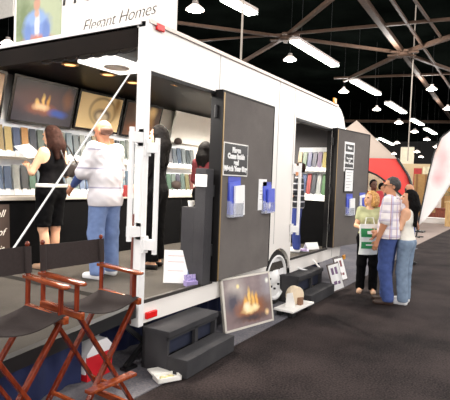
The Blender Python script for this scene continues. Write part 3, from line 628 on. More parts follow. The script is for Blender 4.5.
# ------------------------------------------------------------------ styrofoam tray
o = thing('foam_tray', 'open white foam takeout tray on the carpet before the steps', 'tray', (3.02, 2.3, .012), math.radians(-28))
bw = mat('foam_white', (244, 242, 236), .7, var=.02)
MB().box(-.1, .1, -.0, .12, 0, .012, None, .004).box(-.1, .1, -.0, .01, .0, .035).box(-.1, .1, .11, .12, 0, .035).box(-.1, -.09, 0, .12, 0, .035).box(.09, .1, 0, .12, 0, .035).obj('tray', bw, o)
MB().box(-.1, .1, .125, .24, .01, .022, Matrix.Rotation(.06, 4, 'X')).obj('lid', bw, o); MB().ball((.02, .05, .02), .03, 10, (1.3, 1, .5)).ball((-.04, .06, .02), .022, 10, (1.2, 1, .5)).obj('leftovers', mat('leftover', (226, 214, 160), .7), o, True)
# ------------------------------------------------------------------ cooler
o = thing('picnic_cooler', 'red and white picnic cooler on the carpet behind the director chair', 'cooler', (2.9, 2.815, .01), math.radians(92))
red = mat('cooler_red', (205, 30, 42), .35, var=.04); cw = mat('cooler_white', (238, 238, 240), .4, var=.02)
# local x: left-right length, y: back
MB().prism([(0, 0), (.27, 0), (.28, .2), (-.01, .2)], 0, .36, lambda u, v, t: (t, u, v)).obj('body', red, o)
MB().prism([(-.012, .195), (.282, .195), (.282, .22), (.2, .3), (.07, .3), (-.012, .22)], -.006, .366, lambda u, v, t: (t, u, v)).obj('lid', cw, o)
MB().prism([(.272, .06), (.285, .06), (.288, .2), (.275, .2)], .01, .35, lambda u, v, t: (t, u, v)).obj('side_panel', cw, o)
MB().tube([(.18, -.018, .14), (.18, -.02, .3), (.18, .02, .325), (.18, .25, .325), (.18, .29, .3), (.18, .288, .14)], .011, 8).obj('handle', cw, o, True)
# ------------------------------------------------------------------ director chairs
CH = thing('director_chair', 'tall wooden director chair with charcoal canvas nearest the trailer corner post', 'chair', (2.275, 2.4, .008), math.radians(-3), 'director chairs by the ramp')
hw = .245
for sx in (-1, 1):
    x = sx * hw
    p = MB().tube([(x, .225, .75), (x, .227, .97), (x, .245, 1.15)], [.017, .017, .015], 10).ball((x, .246, 1.165), .017, 8); p.obj('back_post', mahogany, CH, True)
    MB().bar((x, .26, .965), (x, -.235, .955), .055, .024, bev=.008).ball((x, -.235, .955), .027, 10, (1, 1, .45)).obj('armrest', mahogany_y, CH, True)
    MB().tube([(x, -.17, .78), (x, -.17, .955)], .017, 10).obj('front_post', mahogany, CH, True)
    MB().bar((x, .24, .772), (x, -.24, .762), .035, .045, bev=.006).obj('seat_rail', mahogany_y, CH)
    MB().bar((x, .25, .03), (x, -.25, .03), .03, .04, bev=.005).obj('foot_runner', mahogany_y, CH)
    MB().bar((sx * .17, .2, .17), (sx * .17, -.2, .17), .02, .02).obj('side_stretcher', mahogany_y, CH)
for y, dx in ((-.205, 0), (.19, 0)):
    MB().bar((-hw, y, .75), (hw, y, .045), .024, .042, up=(0, 1, 0), bev=.004).obj('leg', mahogany, CH)
    MB().bar((hw, y + .026, .75), (-hw, y + .026, .045), .024, .042, up=(0, 1, 0), bev=.004).obj('leg', mahogany, CH)
MB().bar((-.2, -.25, .285), (.2, -.25, .285), .07, .022, bev=.005).obj('footrest', mahogany_y, CH)
def sag_sheet(fn, nu, nv, th):
    vs = []; fs = []
    for s in (0, 1):
        for i in range(nu + 1):
            for k in range(nv + 1): vs.append(fn(i / nu, k / nv, s * th))
    N = (nu + 1) * (nv + 1); ix = lambda s, i, k: s * N + i * (nv + 1) + k
    for i in range(nu):
        for k in range(nv):
            fs.append((ix(0, i, k), ix(0, i + 1, k), ix(0, i + 1, k + 1), ix(0, i, k + 1))); fs.append((ix(1, i, k), ix(1, i, k + 1), ix(1, i + 1, k + 1), ix(1, i + 1, k)))
    for i in range(nu):
        for k in (0, nv): fs.append((ix(0, i, k), ix(1, i, k), ix(1, i + 1, k), ix(0, i + 1, k)))
    for k in range(nv):
        for i in (0, nu): fs.append((ix(0, i, k), ix(0, i, k + 1), ix(1, i, k + 1), ix(1, i, k)))
    return MB().add(vs, fs)
sag_sheet(lambda u, v, t: (-hw + 2 * hw * u, -.225 + .45 * v, .785 - .05 * math.sin(PI * u) + t), 14, 6, .006).obj('canvas_seat', canvas_dark, CH, True)
sag_sheet(lambda u, v, t: (-hw - .01 + (2 * hw + .02) * u, .232 + .016 * v + t + .035 * math.sin(PI * u), .985 + .165 * v - .008 * math.sin(PI * u)), 14, 5, .007).obj('canvas_back', canvas_dark, CH, True)
for sx in (-1, 1): MB().tube([(sx * hw, .226, .985), (sx * hw, .242, 1.15)], .022, 10, False).obj('canvas_sleeve', canvas_dark, CH, True)
CH.scale = (.98, .84, 1)
C2 = copy_tree(CH); C2.location = (1.68, 2.43, .008); C2.rotation_euler[2] = math.radians(-4); C2['label'] = 'tall wooden director chair with charcoal canvas cut by the left edge'
# ------------------------------------------------------------------ figures: smooth implicit bodies
def surfnet(F, lo, h):
    s = F < 0; nx, ny, nz = F.shape
    acc = np.zeros((nx - 1, ny - 1, nz - 1, 3), np.float32); cnt = np.zeros((nx - 1, ny - 1, nz - 1), np.float32)
    cor = [(a, b, c) for a in (0, 1) for b in (0, 1) for c in (0, 1)]
    def sl(a): return tuple(slice(o, n - 1 + o) for o, n in zip(a, (nx, ny, nz)))
    for ax in range(3):
        for A in cor:
            if A[ax]: continue
            Bc = list(A); Bc[ax] = 1
            fa, fb = F[sl(A)], F[sl(Bc)]; x = (fa < 0) != (fb < 0)
            t = np.where(x, fa / np.where(x, fa - fb, 1), 0)
            for q in range(3):
                acc[..., q] += np.where(x, A[q] + (t if q == ax else 0), 0)
            cnt += x
    act = cnt > 0; idx = -np.ones(act.shape, np.int64); idx[act] = np.arange(act.sum())
    P = np.argwhere(act) + acc[act] / cnt[act][:, None]; V = P * h + np.array(lo)
    faces = []
    for ax in range(3):
        u, v = (ax + 1) % 3, (ax + 2) % 3
        a = [slice(None)] * 3; b = [slice(None)] * 3; a[ax] = slice(0, -1); b[ax] = slice(1, None)
        sa, sb = s[tuple(a)], s[tuple(b)]; E_ = np.argwhere(sa != sb)
        E_ = E_[(E_[:, u] > 0) & (E_[:, v] > 0) & (E_[:, u] < F.shape[u] - 1) & (E_[:, v] < F.shape[v] - 1)]
        fl = sa[tuple(E_.T)]
        def g(du, dv):
            C = E_.copy(); C[:, u] -= du; C[:, v] -= dv; return idx[tuple(C.T)]
        Q = np.stack([g(1, 1), g(0, 1), g(0, 0), g(1, 0)], 1); Q[~fl] = Q[~fl][:, ::-1]; faces.append(Q)
    return V, np.concatenate(faces)
def sdf_mesh(prims, cuts, h, wob=None):
    lo = np.full(3, 9.0); hi = -lo
    for p in prims:
        if p[0] == 'c': b0 = np.minimum(p[1] - p[3], p[2] - p[4]); b0 = np.minimum(b0, np.minimum(p[1] - max(p[3], p[4]), p[2] - max(p[3], p[4]))); b1 = np.maximum(p[1], p[2]) + max(p[3], p[4])
        else: r = np.max(p[2]); b0 = p[1] - r; b1 = p[1] + r
        lo = np.minimum(lo, b0); hi = np.maximum(hi, b1)
    lo -= .03; hi += .03; n = np.ceil((hi - lo) / h).astype(int) + 2
    ax = [lo[i] + np.arange(n[i]) * h for i in range(3)]
    F = np.full(n, .25, np.float32)
    for p in prims:
        k = p[5] if p[0] == 'c' else p[4]
        if p[0] == 'c': m = max(p[3], p[4]) + k + .03; b0 = np.minimum(p[1], p[2]) - m; b1 = np.maximum(p[1], p[2]) + m
        else: m = np.max(p[2]) + k + .03; b0 = p[1] - m; b1 = p[1] + m
        i0 = np.maximum(np.floor((b0 - lo) / h).astype(int), 0); i1 = np.minimum(np.ceil((b1 - lo) / h).astype(int) + 1, n)
        sl = tuple(slice(a, b) for a, b in zip(i0, i1))
        X = ax[0][sl[0]][:, None, None]; Y = ax[1][sl[1]][None, :, None]; Z = ax[2][sl[2]][None, None, :]
        if p[0] == 'c':
            a, b, ra, rb, _, fl = p[1:]
            ys = 1 / fl
            A = a * np.array([1, ys, 1]); Bv = b * np.array([1, ys, 1]); yc = Y * ys
            if fl != 1: A = np.array([a[0], 0, a[2]]); Bv = np.array([b[0], 0, b[2]]); yy = lambda t: (Y - (a[1] + (b[1] - a[1]) * t)) * ys
            ba = Bv - A; L2 = max(ba @ ba, 1e-9)
            if fl != 1:
                t = np.clip(((X - A[0]) * ba[0] + (Z - A[2]) * ba[2]) / L2, 0, 1)
                d = (np.sqrt((X - A[0] - t * ba[0]) ** 2 + yy(t) ** 2 + (Z - A[2] - t * ba[2]) ** 2) - (ra + (rb - ra) * t)) * .85
            else:
                t = np.clip(((X - A[0]) * ba[0] + (yc - A[1]) * ba[1] + (Z - A[2]) * ba[2]) / L2, 0, 1)
                d = np.sqrt((X - A[0] - t * ba[0]) ** 2 + (yc - A[1] - t * ba[1]) ** 2 + (Z - A[2] - t * ba[2]) ** 2) - (ra + (rb - ra) * t)
        else:
            c, r, R, _ = p[1:]
            dx, dy, dz = X - c[0], Y - c[1], Z - c[2]
            q = [R[0][i] * dx + R[1][i] * dy + R[2][i] * dz for i in range(3)]
            k0 = np.sqrt(sum((q[i] / r[i]) ** 2 for i in range(3))); k1 = np.sqrt(sum((q[i] / r[i] ** 2) ** 2 for i in range(3)))
            d = k0 * (k0 - 1) / np.maximum(k1, 1e-6)
        f = F[sl]; hh = np.maximum(k - np.abs(f - d), 0) / max(k, 1e-6)
        F[sl] = np.minimum(f, d) - hh * hh * k * .25
    X = ax[0][:, None, None]; Y = ax[1][None, :, None]; Z = ax[2][None, None, :]
    if wob: F += wob[0] * (np.sin(X * wob[1] + 1.3 * np.sin(Z * wob[1] * .7)) * np.sin(Y * wob[1] * 1.1 + 2) * np.sin(Z * wob[1] * .9 + Y * wob[1] * .3))
    for c in cuts: F = np.maximum(F, c(X, Y, Z))
    F[0] = F[-1] = .2; F[:, 0] = F[:, -1] = .2; F[:, :, 0] = F[:, :, -1] = .2
    return surfnet(F.astype(np.float32), lo, h)
def sdf_obj(name, prims, cuts, h, m, parent, wob=None):
    V, Q = sdf_mesh(prims, cuts, h, wob)
    me = bpy.data.meshes.new(name); me.vertices.add(len(V)); me.vertices.foreach_set('co', V.astype(np.float32).ravel())
    me.loops.add(Q.size); me.loops.foreach_set('vertex_index', Q.astype(np.int32).ravel())
    me.polygons.add(len(Q)); me.polygons.foreach_set('loop_start', np.arange(0, Q.size, 4, dtype=np.int32))
    me.update(calc_edges=True); me.validate()
    me.polygons.foreach_set('use_smooth', np.ones(len(me.polygons), bool))
    me.materials.append(m); o = bpy.data.objects.new(name, me); COL.objects.link(o); o.parent = parent
    return o
def V3(*a): return np.array(a, float)
def cap(a, b, ra, rb=None, k=.02, fl=1): return ('c', np.array(a, float), np.array(b, float), ra, ra if rb is None else rb, k, fl)
def ell(c, r, R=None, k=.02): return ('e', np.array(c, float), np.array(r, float), np.eye(3) if R is None else R, k)
def rot(yaw=0, pitch=0, roll=0):
    cy, sy, cp, sp, cr, sr = math.cos(yaw), math.sin(yaw), math.cos(pitch), math.sin(pitch), math.cos(roll), math.sin(roll)
    return np.array([[cy, -sy, 0], [sy, cy, 0], [0, 0, 1]]) @ np.array([[1, 0, 0], [0, cp, -sp], [0, sp, cp]]) @ np.array([[cr, 0, sr], [0, 1, 0], [-sr, 0, cr]])
def person(label, loc, rz, H, pose, fem, skin, clothes, hair, h=.008, group=None, face=True, build=1.0):
    """faces local +y; joints given for a 1.75 m body and scaled"""
    s = H / 1.75
    J = dict(sr=(.18, -.01, 1.425), sl=(-.18, -.01, 1.425), er=(.225, -.04, 1.13), el=(-.225, -.04, 1.13), wr=(.24, .04, .89), wl=(-.24, .04, .89),
             hr=(.088, 0, .93), hl=(-.088, 0, .93), kr=(.1, .02, .5), kl=(-.1, .02, .5), ar=(.105, -.02, .085), al=(-.105, -.02, .085), yaw=0, pitch=0, toe=.1)
    if fem: J.update(sr=(.158, -.01, 1.42), sl=(-.158, -.01, 1.42), er=(.2, -.05, 1.14), el=(-.2, -.05, 1.14), wr=(.21, .03, .9), wl=(-.21, .03, .9))
    J.update(pose)
    lean = J.get('lean', 0)
    def q(p): p = np.array(p, float); p[1] += lean * max(0, p[2] - .95); return p * s
    root = thing('person', label, 'person', loc, rz, group)
    g = build * s
    j = {k: (q(v) if isinstance(v, tuple) else v) for k, v in J.items()}
    def torso(e):
        w = .92 if fem else 1.0; hp = 1.06 if fem else 1.0
        L = [cap(q((-.07 * hp, -.01, .94)), q((.07 * hp, -.01, .94)), .108 * g * hp + e, k=.05, fl=.8),
             cap(q((-.05 * w, 0, 1.1)), q((.05 * w, 0, 1.1)), (.095 if fem else .105) * g * w + e, k=.07, fl=.8),
             cap(q((-.08 * w, 0, 1.29)), q((.08 * w, 0, 1.29)), .115 * g * w + e, k=.07, fl=.78),
             cap(q((-.13 * w, -.015, 1.4)), q((.13 * w, -.015, 1.4)), .062 * g + e, k=.06, fl=.9)]
        if fem: L += [ell(q((x * .07, .065, 1.27)), V3(.055, .045, .06) * s + e, k=.06) for x in (-1, 1)]
        return L
    N = q((0, .0, 1.5)); R = rot(J['yaw'], J['pitch'])
    def hd(p): return N + R @ ((np.array(p, float) - V3(0, 0, 1.5)) * s)
    body = torso(0) + [cap(q((0, -.02, 1.4)), hd((0, .005, 1.56)), (.05 if fem else .058) * s, k=.03)]
    hs = .97 if fem else 1
    body += [ell(hd((0, -.012, 1.652)), V3(.076, .097, .095) * s * hs, R, .02), ell(hd((0, .032, 1.585)), V3(.055, .062, .072) * s * hs, R, .03)]
    if face:
        body += [cap(hd((0, .09, 1.64)), hd((0, .112, 1.603)), .009 * s, .015 * s, k=.012), ell(hd((0, .086, 1.655)), V3(.05, .014, .011) * s, R, .015), ell(hd((0, .088, 1.545)), V3(.02, .014, .014) * s, R, .015), ell(hd((0, .092, 1.572)), V3(.024, .01, .007) * s, R, .01)]
    for x in (-1, 1): body.append(ell(hd((x * .077, -.008, 1.618)), V3(.01, .021, .034) * s, R, .01))
    ar = .042 if fem else .05; fa = .036 if fem else .042; tr_ = .082 if not fem else .085
    for a, b, c in (('sr', 'er', 'wr'), ('sl', 'el', 'wl')):
        body += [cap(j[a], j[b], ar * g * 1.08, ar * g * .86, .04), cap(j[b], j[c], fa * g, .026 * s, .02)]
        sgn = 1 if a == 'sr' else -1
        d = j[c] - j[b]; d /= np.linalg.norm(d)
        pn = np.array(J.get('palm' + a[1], (-sgn, 0, 0)), float); pn = pn - d * (pn @ d); pn /= np.linalg.norm(pn)
        sd = np.cross(d, pn) * 1.0
        th = sd if sd[1] * 1 + sd[2] * .3 > 0 else -sd
        w0 = j[c]; kn = w0 + d * .085 * s
        body.append(cap(w0 + d * .02 * s, kn - d * .01 * s, .024 * s, .026 * s, .015)); body.append(cap(w0 + d * .03 * s + th * .016 * s, kn + th * .022 * s, .014 * s, .013 * s, .01)); body.append(cap(w0 + d * .03 * s - th * .016 * s, kn - th * .022 * s, .014 * s, .012 * s, .01))
        curl = J.get('curl' + a[1], .35)
        for f_, (off, ln) in enumerate(((.028, .072), (.01, .08), (-.009, .075), (-.027, .058))):
            p = kn + th * off * s; ang_ = curl * .5
            for seg in (.45, .32, .23):
                dd = d * math.cos(ang_) + pn * math.sin(ang_); p2 = p + dd * ln * seg * s; body.append(cap(p, p2, .0085 * s, .0075 * s, .004)); p = p2; ang_ += curl
        tb_ = w0 + d * .03 * s + th * .02 * s; t1 = tb_ + (d * .55 + th * .75 + pn * .3) * .04 * s; t2 = t1 + (d * .85 + th * .25 + pn * .4) * .032 * s
        body += [cap(tb_, t1, .013 * s, .011 * s, .008), cap(t1, t2, .0105 * s, .009 * s, .004)]
    feet = {}
    for a, b, c in (('hr', 'kr', 'ar'), ('hl', 'kl', 'al')):
        sgn = 1 if a == 'hr' else -1
        body += [cap(j[a], j[b], tr_ * g, .054 * g, .04), cap(j[b] + V3(0, -.01, -.02) * s, j[c], .05 * g, .034 * s, .03), ell(j[b] * .62 + j[c] * .38 + V3(0, -.022, 0) * s, V3(.042, .045, .1) * g, None, .03)]
        fd = V3(J['toe'] * sgn * 1.0, 1, 0); fd /= np.linalg.norm(fd); hl = j[c] + V3(0, -.0, 0) - fd * .035 * s; hl[2] = j[c][2] - .05 * s; to = j[c] + fd * .135 * s; to[2] = j[c][2] - .06 * s
        feet[a[1]] = (hl, to, j[c], fd)
        body += [cap(j[c], hl, .033 * s, .03 * s, .02), cap(hl, to, .032 * s, .026 * s, .02), cap(j[c], to, .03 * s, .022 * s, .03)]
    cutz = None
    shoes = clothes.get('shoes')
    sdf_obj('body', body, [], h, skin, root)
    if face:
        for x in (-1, 1):
            e = MB().ball((0, 0, 0), .011 * s, 8, (1.1, .6, .7)); o = e.obj('eye', eye_dark, root, True); o.location = Vector(hd((x * .031, .083, 1.636)))
        o = MB().ball((0, 0, 0), .02 * s, 8, (1.1, .35, .3)).obj('mouth', lip, root, True); o.location = Vector(hd((0, .094, 1.572))); o.rotation_euler = (0, 0, J['yaw'])
    c = clothes.get('top')
    if c:
        mt, hem, slv, e = c['m'], c['hem'] * s, c.get('sleeve', .6), c.get('e', .016) * s
        pr = torso(e)
        if c.get('loose'): pr.append(cap(q((-.065, -.005, c['hem'] + .06)), q((.065, -.005, c['hem'] + .06)), .122 * g + e, k=.06, fl=.85)); pr.append(cap(q((-.06, -.0, 1.12)), q((.06, 0, 1.12)), .118 * g + e, k=.06, fl=.85))
        cuts = [lambda X, Y, Z: (hem - Z)]
        if slv > 0:
            for a, b, d_ in (('sr', 'er', 'wr'), ('sl', 'el', 'wl')):
                t = min(slv, 1); end = j[a] + (j[b] - j[a]) * t
                pr.append(cap(j[a] + (q((0, 0, 1)) * 0), end, ar * g * 1.12 + e, ar * g * (1.0 + (.12 if c.get('loose') else 0)) + e, .03))
                if slv > 1: end2 = j[b] + (j[d_] - j[b]) * (slv - 1); pr.append(cap(j[b], end2, fa * g + e, fa * g * .9 + e, .02))
            nk = N + V3(0, .03, .0) * s; rn = .085 * s
        else:
            nk = N + V3(0, .02, -.02) * s; rn = .13 * s
            for a in ('sr', 'sl'):
                P0 = j[a].copy(); P0[0] *= 1.12; cuts.append(lambda X, Y, Z, P0=P0: .085 * s - np.sqrt((X - P0[0]) ** 2 + ((Y - P0[1]) * .7) ** 2 + ((Z - P0[2] + .02) * .7) ** 2))
        cuts.append(lambda X, Y, Z: rn - np.sqrt((X - nk[0]) ** 2 + (Y - nk[1]) ** 2 + ((Z - nk[2]) * 1.2) ** 2))
        if c.get('tube'): tz = c['tube'] * s; cuts.append(lambda X, Y, Z: Z - tz)
        sdf_obj(c.get('name', 'shirt'), pr, cuts, h, mt, root, (.0045 * s, 42 / s) if c.get('loose') else (.002 * s, 50 / s))
        if c.get('cuff'):
            for a, b in c['cuff'][1]: sdf_obj('undersleeve', [cap(j[a], j[b] * .85 + j[a] * .15, fa * g + .012 * s, .036 * s, .01)], [], h, c['cuff'][0], root)
        if c.get('collar'):
            sdf_obj('collar', [ell(N + V3(0, -.015, -.035) * s, V3(.088, .088, .03) * s, None, .01)], [lambda X, Y, Z: .062 * s - np.sqrt((X - N[0]) ** 2 + (Y - N[1] - .012) ** 2)], h, mt, root)
    c = clothes.get('bottom')
    if c:
        mt, hem, e, wide = c['m'], c['hem'] * s, .014 * s, c.get('wide', 1.0); wz = c.get('waist', 1.02) * s
        pr = [torso(e)[0], torso(e)[1]]
        for a, b, d_ in (('hr', 'kr', 'ar'), ('hl', 'kl', 'al')):
            pr += [cap(j[a], j[b], tr_ * g * 1.04 + e, .058 * g * (1 + .4 * (wide - 1)) + e, .04), cap(j[b], j[d_], .056 * g * (1 + .5 * (wide - 1)) + e, .045 * g * wide + e, .03)]
        if c.get('skirt'): pr += [cap(q((-.05, -.01, .9)), q((-.06, 0, c['hem'] + .02)), .13 * g, .12 * g, .05, .85), cap(q((.05, -.01, .9)), q((.06, 0, c['hem'] + .02)), .13 * g, .12 * g, .05, .85)]
        sdf_obj(c.get('name', 'trousers'), pr, [lambda X, Y, Z: hem - Z, lambda X, Y, Z: Z - wz], h, mt, root, (.004 * s, 48 / s))
        if c.get('belt'): sdf_obj('belt', torso(e + .006 * s)[:2], [lambda X, Y, Z: (wz - .035 * s) - Z, lambda X, Y, Z: Z - wz + .002], h, c['belt'], root)
    if shoes:
        for kf, (hl, to, an, fd) in feet.items():
            up = V3(0, 0, 1)
            sdf_obj('shoe', [cap(hl, to + fd * .03 * s, .042 * s, .036 * s, .03), cap(an * .6 + hl * .4, to, .042 * s, .03 * s, .03)], [lambda X, Y, Z, b0=an[2] - .085 * s: b0 - Z] + ([] if not shoes.get('low') else [lambda X, Y, Z, t0=an[2] - .025 * s: Z - t0]), h * .8, shoes['m'], root)
    hm, st = hair
    if st:
        C0 = hd((0, -.02, 1.665)); cuts = []; wob = None
        fr = R @ V3(0, 1, 0); up = R @ V3(0, 0, 1)
        def facecut(fz, fy):  # remove the face: in front of fy and below fz
            return lambda X, Y, Z: np.minimum(((X - N[0]) * fr[0] + (Y - N[1]) * fr[1] + (Z - N[2]) * fr[2]) - fy * s, fz * s - ((X - N[0]) * up[0] + (Y - N[1]) * up[1] + (Z - N[2]) * up[2]))
        pr = [ell(hd((0, -.02, 1.66)), V3(.086, .1, .098) * s * hs, R, .02)]
        if st == 'short':
            cuts.append(facecut(.2, .045)); cuts.append(lambda X, Y, Z: (.055 * s) - ((X - N[0]) * up[0] + (Y - N[1]) * up[1] + (Z - N[2]) * up[2])); wob = (.006 * s, 80 / s)
            pr.append(ell(hd((0, -.05, 1.63)), V3(.078, .075, .08) * s, R, .03))
            fcut = lambda X, Y, Z: np.minimum(((X - N[0]) * fr[0] + (Y - N[1]) * fr[1] + (Z - N[2]) * fr[2]) - .015 * s, .155 * s - ((X - N[0]) * up[0] + (Y - N[1]) * up[1] + (Z - N[2]) * up[2])); cuts.append(fcut)
        if st == 'fringe':   # balding: thin ring
            pr = [ell(hd((0, -.03, 1.625)), V3(.083, .09, .062) * s, R, .02)]
            cuts.append(facecut(.5, .01)); cuts.append(lambda X, Y, Z: (.07 * s) - ((X - N[0]) * up[0] + (Y - N[1]) * up[1] + (Z - N[2]) * up[2])); cuts.append(lambda X, Y, Z: ((X - N[0]) * up[0] + (Y - N[1]) * up[1] + (Z - N[2]) * up[2]) - .165 * s)
        if st in ('long', 'curly'):
            wob = (.004 * s, 90 / s) if st == 'long' else (.013 * s, 75 / s)
            if st == 'long':
                ln = J.get('hairlen', .38)
                pr += [cap(hd((0, -.06, 1.62)), hd((0, -.085, 1.5)), .085 * s, .095 * s, .04), cap(hd((-.04, -.085, 1.5)), hd((-.045, -.1, 1.55 - ln)), .055 * s, .03 * s, .05), cap(hd((.04, -.085, 1.5)), hd((.05, -.1, 1.58 - ln)), .055 * s, .03 * s, .05),
                       cap(hd((-.07, -.02, 1.62)), hd((-.075, -.03, 1.46)), .03 * s, .035 * s, .03), cap(hd((.07, -.02, 1.62)), hd((.075, -.03, 1.46)), .03 * s, .035 * s, .03)]
            else:
                pr += [ell(hd((0, -.04, 1.62)), V3(.115, .115, .12) * s, R, .03), ell(hd((.085, -.0, 1.57)), V3(.05, .065, .09) * s, R, .03), ell(hd((-.085, -.0, 1.57)), V3(.05, .065, .09) * s, R, .03), ell(hd((0, -.08, 1.55)), V3(.1, .06, .1) * s, R, .03)]
            cuts.append(lambda X, Y, Z: np.minimum(((X - N[0]) * fr[0] + (Y - N[1]) * fr[1] + (Z - N[2]) * fr[2]) - .03 * s, .19 * s - ((X - N[0]) * up[0] + (Y - N[1]) * up[1] + (Z - N[2]) * up[2])))
        sdf_obj('hair', pr, cuts, h, hm, root, wob)
    return root, j, hd
denim = mat('denim_blue', (62, 82, 140), .9, var=.12, scale=18); denim_l = mat('denim_light', (128, 148, 172), .9, var=.14, scale=14); denim_m = mat('denim_faded', (112, 134, 180), .9, var=.12, scale=14)
plaid = plaid_mat('plaid_shirt', (232, 226, 226), None, [(2, .11, .3, (190, 184, 206), .6), (3, .075, .34, (176, 168, 204), .7), (3, .075, .09, (176, 120, 110), .75), (2, .11, .06, (140, 116, 150), .7)])
stripe = plaid_mat('white_striped_shirt', (206, 202, 206), None, [(2, .19, .09, (158, 154, 176), .8), (2, .19, .05, (104, 102, 128), .7), (2, .095, .05, (200, 196, 208), .7)])
bstripe = plaid_mat('striped_jersey', (26, 28, 36), None, [(2, .09, .2, (170, 170, 178), .95)])
green_top = mat('green_top', (172, 176, 136), .9, var=.1, scale=20); white_top = mat('white_tank', (236, 232, 222), .9, var=.05)
shoe_w = mat('shoe_white', (232, 232, 235), .6); shoe_b = mat('shoe_brown', (58, 42, 36), .5); shoe_k = mat('shoe_black', (22, 20, 20), .4); shoe_t = mat('shoe_tan', (176, 142, 116), .5)
hair_dark = mat('hair_dark', (11, 8, 8), .8, spec=.15, var=.3, scale=40); hair_grey = mat('hair_dark_grey', (58, 54, 54), .6, var=.3, scale=60); hair_blond = mat('hair_blond', (206, 160, 92), .6, rgb2=(158, 108, 52), scale=45); hair_brown = mat('hair_brown', (48, 26, 19), .8, spec=.15, var=.25, scale=40); hair_thin = mat('hair_thin', (112, 74, 56), .7, var=.2, scale=60)
# ---- three visitors at the farther door
person('man in plaid white shirt and blue jeans with glasses, hand at his side', (6.9, 1.57, 0), math.radians(2), 1.74,
       dict(el=(-.25, .02, 1.13), wl=(-.245, .1, .885), er=(.23, .02, 1.13), wr=(.2, .2, .95), kr=(.1, .03, .5), al=(-.12, -.05, .085), ar=(.12, .03, .085), yaw=.5, pitch=-.02, palml=(1, 0, 0)), False, skin_tan,
       dict(top=dict(m=plaid, hem=.91, sleeve=.85, loose=1, e=.02, collar=1), bottom=dict(m=denim, hem=.05, wide=1.25), shoes=dict(m=shoe_b)), (hair_grey, 'short'), .0075, build=1.18)
DAD = [o for o in COL.objects if o.name.startswith('person')][-1]
gl = MB()
s_ = 1.73 / 1.75; Nn = np.array((0, 0, 1.5)); Rr = rot(.5, -.02)
def dh(p): return tuple((Nn + Rr @ (np.array(p) - Nn)) * s_)
for x in (-1, 1):
    gl.tube([dh((x * .035 + .027 * math.cos(a), .108, 1.637 + .019 * math.sin(a))) for a in [2 * PI * i / 14 for i in range(15)]], .0028, 6); gl.tube([dh((x * .062, .106, 1.643)), dh((x * .086, .05, 1.64)), dh((x * .086, -.02, 1.635))], .003, 6)
gl.tube([dh((-.008, .111, 1.642)), dh((.008, .111, 1.642))], .003, 6)
gl.obj('glasses', black_metal, DAD, True)
MOM, jm, _ = person('blond curly haired woman in green top and black trousers carrying a bag', (7.36, 1.97, 0), math.radians(105), 1.53,
       dict(er=(.215, .05, 1.15), wr=(.09, .27, 1.12), el=(-.215, .05, 1.15), wl=(-.1, .27, 1.1), yaw=-.85, palmr=(-1, .2, 0), palml=(1, .2, 0), curlr=.9, curll=.9), True, skin_light,
       dict(top=dict(m=green_top, hem=.92, sleeve=.5, e=.014), bottom=dict(m=black_soft, hem=.05, wide=1.35), shoes=dict(m=shoe_t, low=1)), (hair_blond, 'curly'), .0075)
person('young woman with long black hair, white tank top and faded jeans', (7.03, 1.36, 0), math.radians(-8), 1.58,
       dict(er=(.2, .04, 1.16), wr=(-.03, .2, 1.15), el=(-.2, .04, 1.16), wl=(.04, .2, 1.1), yaw=.5, hairlen=.34, ar=(.11, .02, .085), palmr=(0, -1, 0), palml=(0, -1, 0)), True, skin_light,
       dict(top=dict(m=white_top, hem=.97, sleeve=0, e=.012, name='tank_top'), bottom=dict(m=denim_l, hem=.045, wide=1.45, waist=.99), shoes=dict(m=shoe_w)), (hair_dark, 'long'), .0075)
# carrier bag
bagp = MOM.matrix_basis @ Vector((.0, .31, 0))
bg = thing('carrier_bag', 'white and green plastic carrier bag held by the blond woman', 'bag', (bagp.x, bagp.y, .62), math.radians(-40)); bg.scale = (1.15, 1.15, 1.15)
def bagf(u, v, t): return ((u - .5) * .27 * (1 - .08 * v) + .01 * math.sin(v * 5), -.035 * math.sin(PI * u) * (1 - .6 * v) * (1 if t == 0 else -1) - (0 if t == 0 else -.01), v * .38)
m = sag_sheet(lambda u, v, t: bagf(u, v, t), 10, 10, 1); m.obj('sack', mat('bag_white', (232, 236, 232), .5), bg, True)
gm = mat('bag_green', (40, 140, 80), .5)
def patch(u0, u1, v0, v1):
    return sag_sheet(lambda u, v, t: (lambda p: (p[0], p[1] - .004 - t, p[2]))(bagf(u0 + (u1 - u0) * u, v0 + (v1 - v0) * v, 0)), 8, 4, .0015)
patch(.05, .95, .2, .42).obj('green_panel', gm, bg); patch(.05, .95, .58, .86).obj('green_panel', gm, bg); patch(.36, .64, .68, .78).obj('printed_block', paper, bg).location = (0, -.003, 0); patch(.25, .75, .3, .34).obj('printed_block', paper, bg).location = (0, -.003, 0)
hnd = MB(); hnd.tube([(-.07, -.01, .37), (-.05, 0, .46), (.05, 0, .46), (.07, -.01, .37)], .007, 6); hnd.obj('handle', MATS['bag_white'], bg, True)
